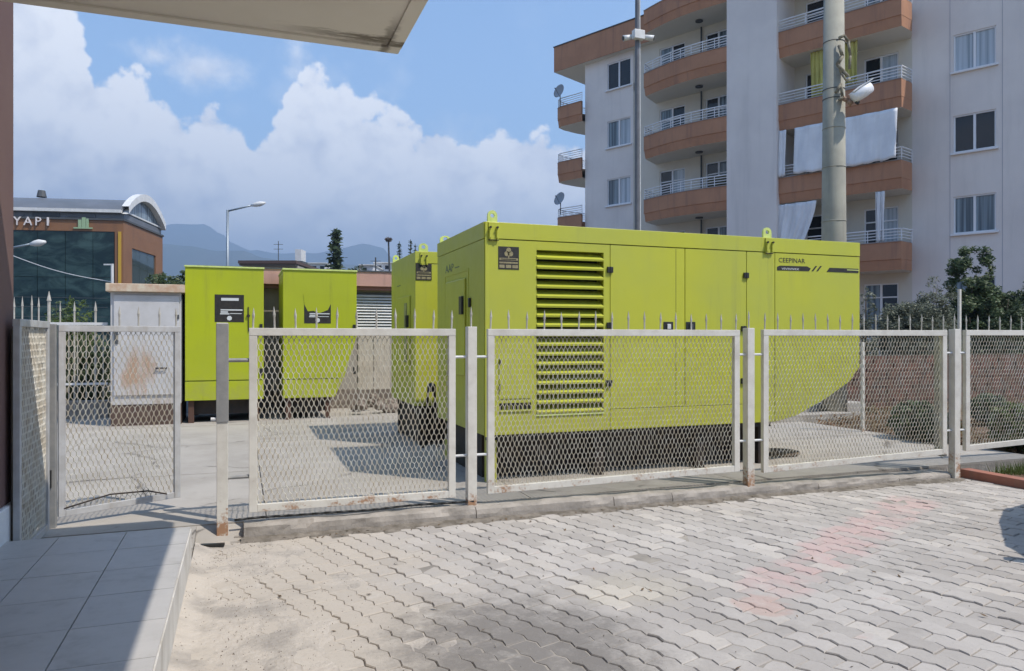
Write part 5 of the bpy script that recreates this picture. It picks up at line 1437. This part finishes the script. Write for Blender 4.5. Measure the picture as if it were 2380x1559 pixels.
b_ = ground_at(822, 48, 0); shrub('tree', b_, [(0, 0, 5.2, .7, .7, .9), (.4, 0, 5.9, .4, .4, .5)], 1800, .2, LEAFD, 'small ragged tree right of the tiered conifer', 'tree', None, 71)
b_ = ground_at(693, 52, 0); shrub('tree', b_, [(0, 0, 6.2, .9, .6, .6), (-.6, 0, 6.4, .6, .4, .35)], 1600, .2, LEAFD, 'ragged dark tree growing over the flat brown roof', 'tree', None, 72)
# flat brown roofed house
def pbox(px0, px1, pyt, d0, depth, z0=0): 
    a = W(px0, pyt, d0); b_ = W(px1, pyt, d0); vx = (b_ - a); vy = Vector((SA, CA, 0)) * depth
    return a, vx, vy
hs_ = thing('flat_roof_house', W(620, 785, 50), 'low house with a wide flat brown roof behind the lime cabinets', 'house')
hs_.location.z = 0; WL[hs_.name] = Vector(hs_.location)
def viewbox(px0, px1, py0, py1, d, depth):
    a = W(px0, py1, d); b_ = W(px1, py1, d); c = W(px0, py0, d); m = MB(); ext = Vector((SA, CA, 0)) * depth
    z0, z1 = zat(py1, d), zat(py0, d)
    return m.prism([(a.x, a.y, z0), (b_.x, b_.y, z0), (b_.x, b_.y, z1), (a.x, a.y, z1)], ext)
CRE = M('cream_house_wall', (.42, .38, .33), .85, (.36, .33, .29), .5)
viewbox(568, 692, 617, 783.5, 50, 8).build('wall', CRE, hs_)
viewbox(553, 688, 605, 612, 49.4, 9.5).build('roof', M('brown_roof', (.09, .06, .055), .8), hs_)
viewbox(556, 686, 612.2, 616.8, 49.6, 9).build('roof_edge', M('roof_edge_grey', (.22, .2, .19), .8), hs_)
for px in (628, 645, 662): viewbox(px, px + 11, 622, 640, 49.96, .1).build('window', GL_D, hs_)
tkm = W(697, 580, 52)
wt = thing('roof_tank', W(690, 606, 54), 'white water tank standing behind the flat brown roof', 'water tank')
viewbox(686, 700, 579, 606, 54, 1.2).build('tank', WHITEM, wt)
viewbox(683, 703, 606.2, 612, 54, 1.4).build('stand', GREYD, wt)
for (p0, p1, t0_, t1_, d, lb_) in ((700, 757, 612, 626, 70, 'white flat roofed house right of the water tank'), (835, 868, 616, 640, 60, 'small white house with a single dark window left of the pole'), (869, 915, 611, 640, 64, 'white house with a dark window band beside the smaller generator')):
    h_ = thing('white_house', W((p0 + p1) / 2, 785, d), lb_, 'house', 'white houses on the skyline')
    h_.location.z = 0; WL[h_.name] = Vector(h_.location)
    viewbox(p0, p1, t0_, 783.5, d, 7).build('wall', M('white_house_wall', (.66, .66, .67), .8) if 'white_house_wall' not in bpy.data.materials else bpy.data.materials['white_house_wall'], h_)
    viewbox(p0 - 1.5, p1 + 1.5, t0_ - 2.2, t0_ - .1, d - .25, 7.5).build('roof', WHITEM, h_)
    for i in range(max(1, int((p1 - p0) / 18))):
        a = p0 + 8 + i * 18; viewbox(a, a + 9, t0_ + 6, t0_ + 14, d - .04, .1).build('window', GL_D, h_)
pv = W(903, 560, 40); mp = thing('mast', (pv.x, pv.y, 0), 'leaning thin mast with a nest like head beside the cypresses', 'mast')
MB().tube((pv.x + .22, pv.y, 0), (pv.x, pv.y, pv.z), .07, .045, 8).build('shaft', GREYD, mp)
m = leaves([(pv.x, pv.y, pv.z + .08, .22, .22, .12)], 260, .12, 3, 9, .1); m.build('head', BARK, mp, recalc=False)
for px, pyt, d, lb_ in ((647, 560, 55, 'thin antenna mast above the flat brown roof'), (873, 598, 50, 'dark thin utility pole in front of the white house with the window band')):
    p = W(px, pyt, d); m = MB().tube((p.x, p.y, 0), (p.x, p.y, p.z), .05 if px > 700 else .03, n=6)
    for dz in (.25, .6): m.bar((p.x - .35 * CA, p.y + .35 * SA, p.z - dz), (p.x + .35 * CA, p.y - .35 * SA, p.z - dz), .03, .03)
    tag(m.build('antenna', GREYD), lb_, 'antenna')
cbm = MB(); A, B2 = W(20, 590, 24), W(262, 655, 22)  # solid cable in place of an overhead wire's reflection in the glass
cbm.path([A + (B2 - A) * (i / 14) - Vector((0, 0, math.sin(math.pi * i / 14) * .12)) for i in range(15)], .012, 5)
tag(cbm.build('reflected_cable', WHITEM), 'pale sagging cable standing for a wire reflected in the glass building front', 'cable')

# mountains
MT = M('mountain_forest', (.03, .05, .035), .95, (.055, .065, .05), .004, 8, 1)
def ridge(name, pts, d, seed, back=900):
    v, f = [], []; xs = []; n = 220
    lo, hi = pts[0][0], pts[-1][0]
    def hgt(px):
        for (a, b_), (c, e) in zip(pts, pts[1:]):
            if a <= px <= c:
                k = (px - a) / (c - a); k = k * k * (3 - 2 * k); return b_ + (e - b_) * k
        return pts[-1][1]
    R_ = 14
    for i in range(n + 1):
        px = lo + (hi - lo) * i / n; top = W(px, hgt(px), d); hz = max(top.z, 3)
        for j in range(R_ + 1):
            g_ = j / R_; dd = d - back * (1 - g_) ** 1.0
            w = W(px, HY, dd); nz = mnoise.fractal(Vector((w.x * .0035, w.y * .0035, seed)), 1, 2, 6)
            prof = g_ ** 1.25
            v.append((w.x, w.y, -2 + hz * prof + nz * hz * .28 * math.sin(math.pi * g_) + (nz * hz * .035 if g_ > .9 else 0)))
    for i in range(n):
        for j in range(R_): f.append((i * (R_ + 1) + j, (i + 1) * (R_ + 1) + j, (i + 1) * (R_ + 1) + j + 1, i * (R_ + 1) + j + 1))
    # far side closes the ridge
    nb_ = len(v)
    for i in range(n + 1):
        px = lo + (hi - lo) * i / n; w = W(px, HY, d + 500); v.append((w.x, w.y, -2))
    for i in range(n): f.append((i * (R_ + 1) + R_, (i + 1) * (R_ + 1) + R_, nb_ + i + 1, nb_ + i))
    o = MB().add(v, f).build(name, MT, smooth=True, recalc=False); o['kind'] = 'structure'
ridge('mountain', [(-500, 640), (-100, 600), (150, 560), (300, 535), (365, 522), (400, 514), (440, 520), (475, 522), (510, 540), (545, 565), (590, 580), (640, 590), (720, 588), (780, 575), (850, 566), (890, 572), (925, 610), (1000, 640), (1200, 655), (1500, 640), (2000, 650), (2900, 640)], 4200, 1)
ridge('foothills', [(-500, 700), (0, 640), (250, 590), (340, 570), (380, 566), (430, 572), (500, 583), (560, 580), (620, 600), (700, 615), (800, 612), (900, 625), (1100, 660), (1600, 670), (2900, 680)], 2700, 5, 700)

# haze
hb = MB().box(-8500, 8500, -8500, 8500, -1.5, 760).build('haze', MT); hb['kind'] = 'stuff'
hm = bpy.data.materials.new('haze_air'); hm.use_nodes = True; nt = hm.node_tree; nt.nodes.clear()
oo = nt.nodes.new('ShaderNodeOutputMaterial'); pvn = nt.nodes.new('ShaderNodeVolumePrincipled')
pvn.inputs['Color'].default_value = (.50, .70, 1.0, 1); pvn.inputs['Density'].default_value = 4.2e-4; pvn.inputs['Anisotropy'].default_value = .1
nt.links.new(pvn.outputs[0], oo.inputs['Volume'])
hb.data.materials.clear(); hb.data.materials.append(hm)
SC.cycles.volume_bounces = 0
SC.cycles.max_bounces = 6; SC.cycles.diffuse_bounces = 3; SC.cycles.glossy_bounces = 3; SC.cycles.transmission_bounces = 4
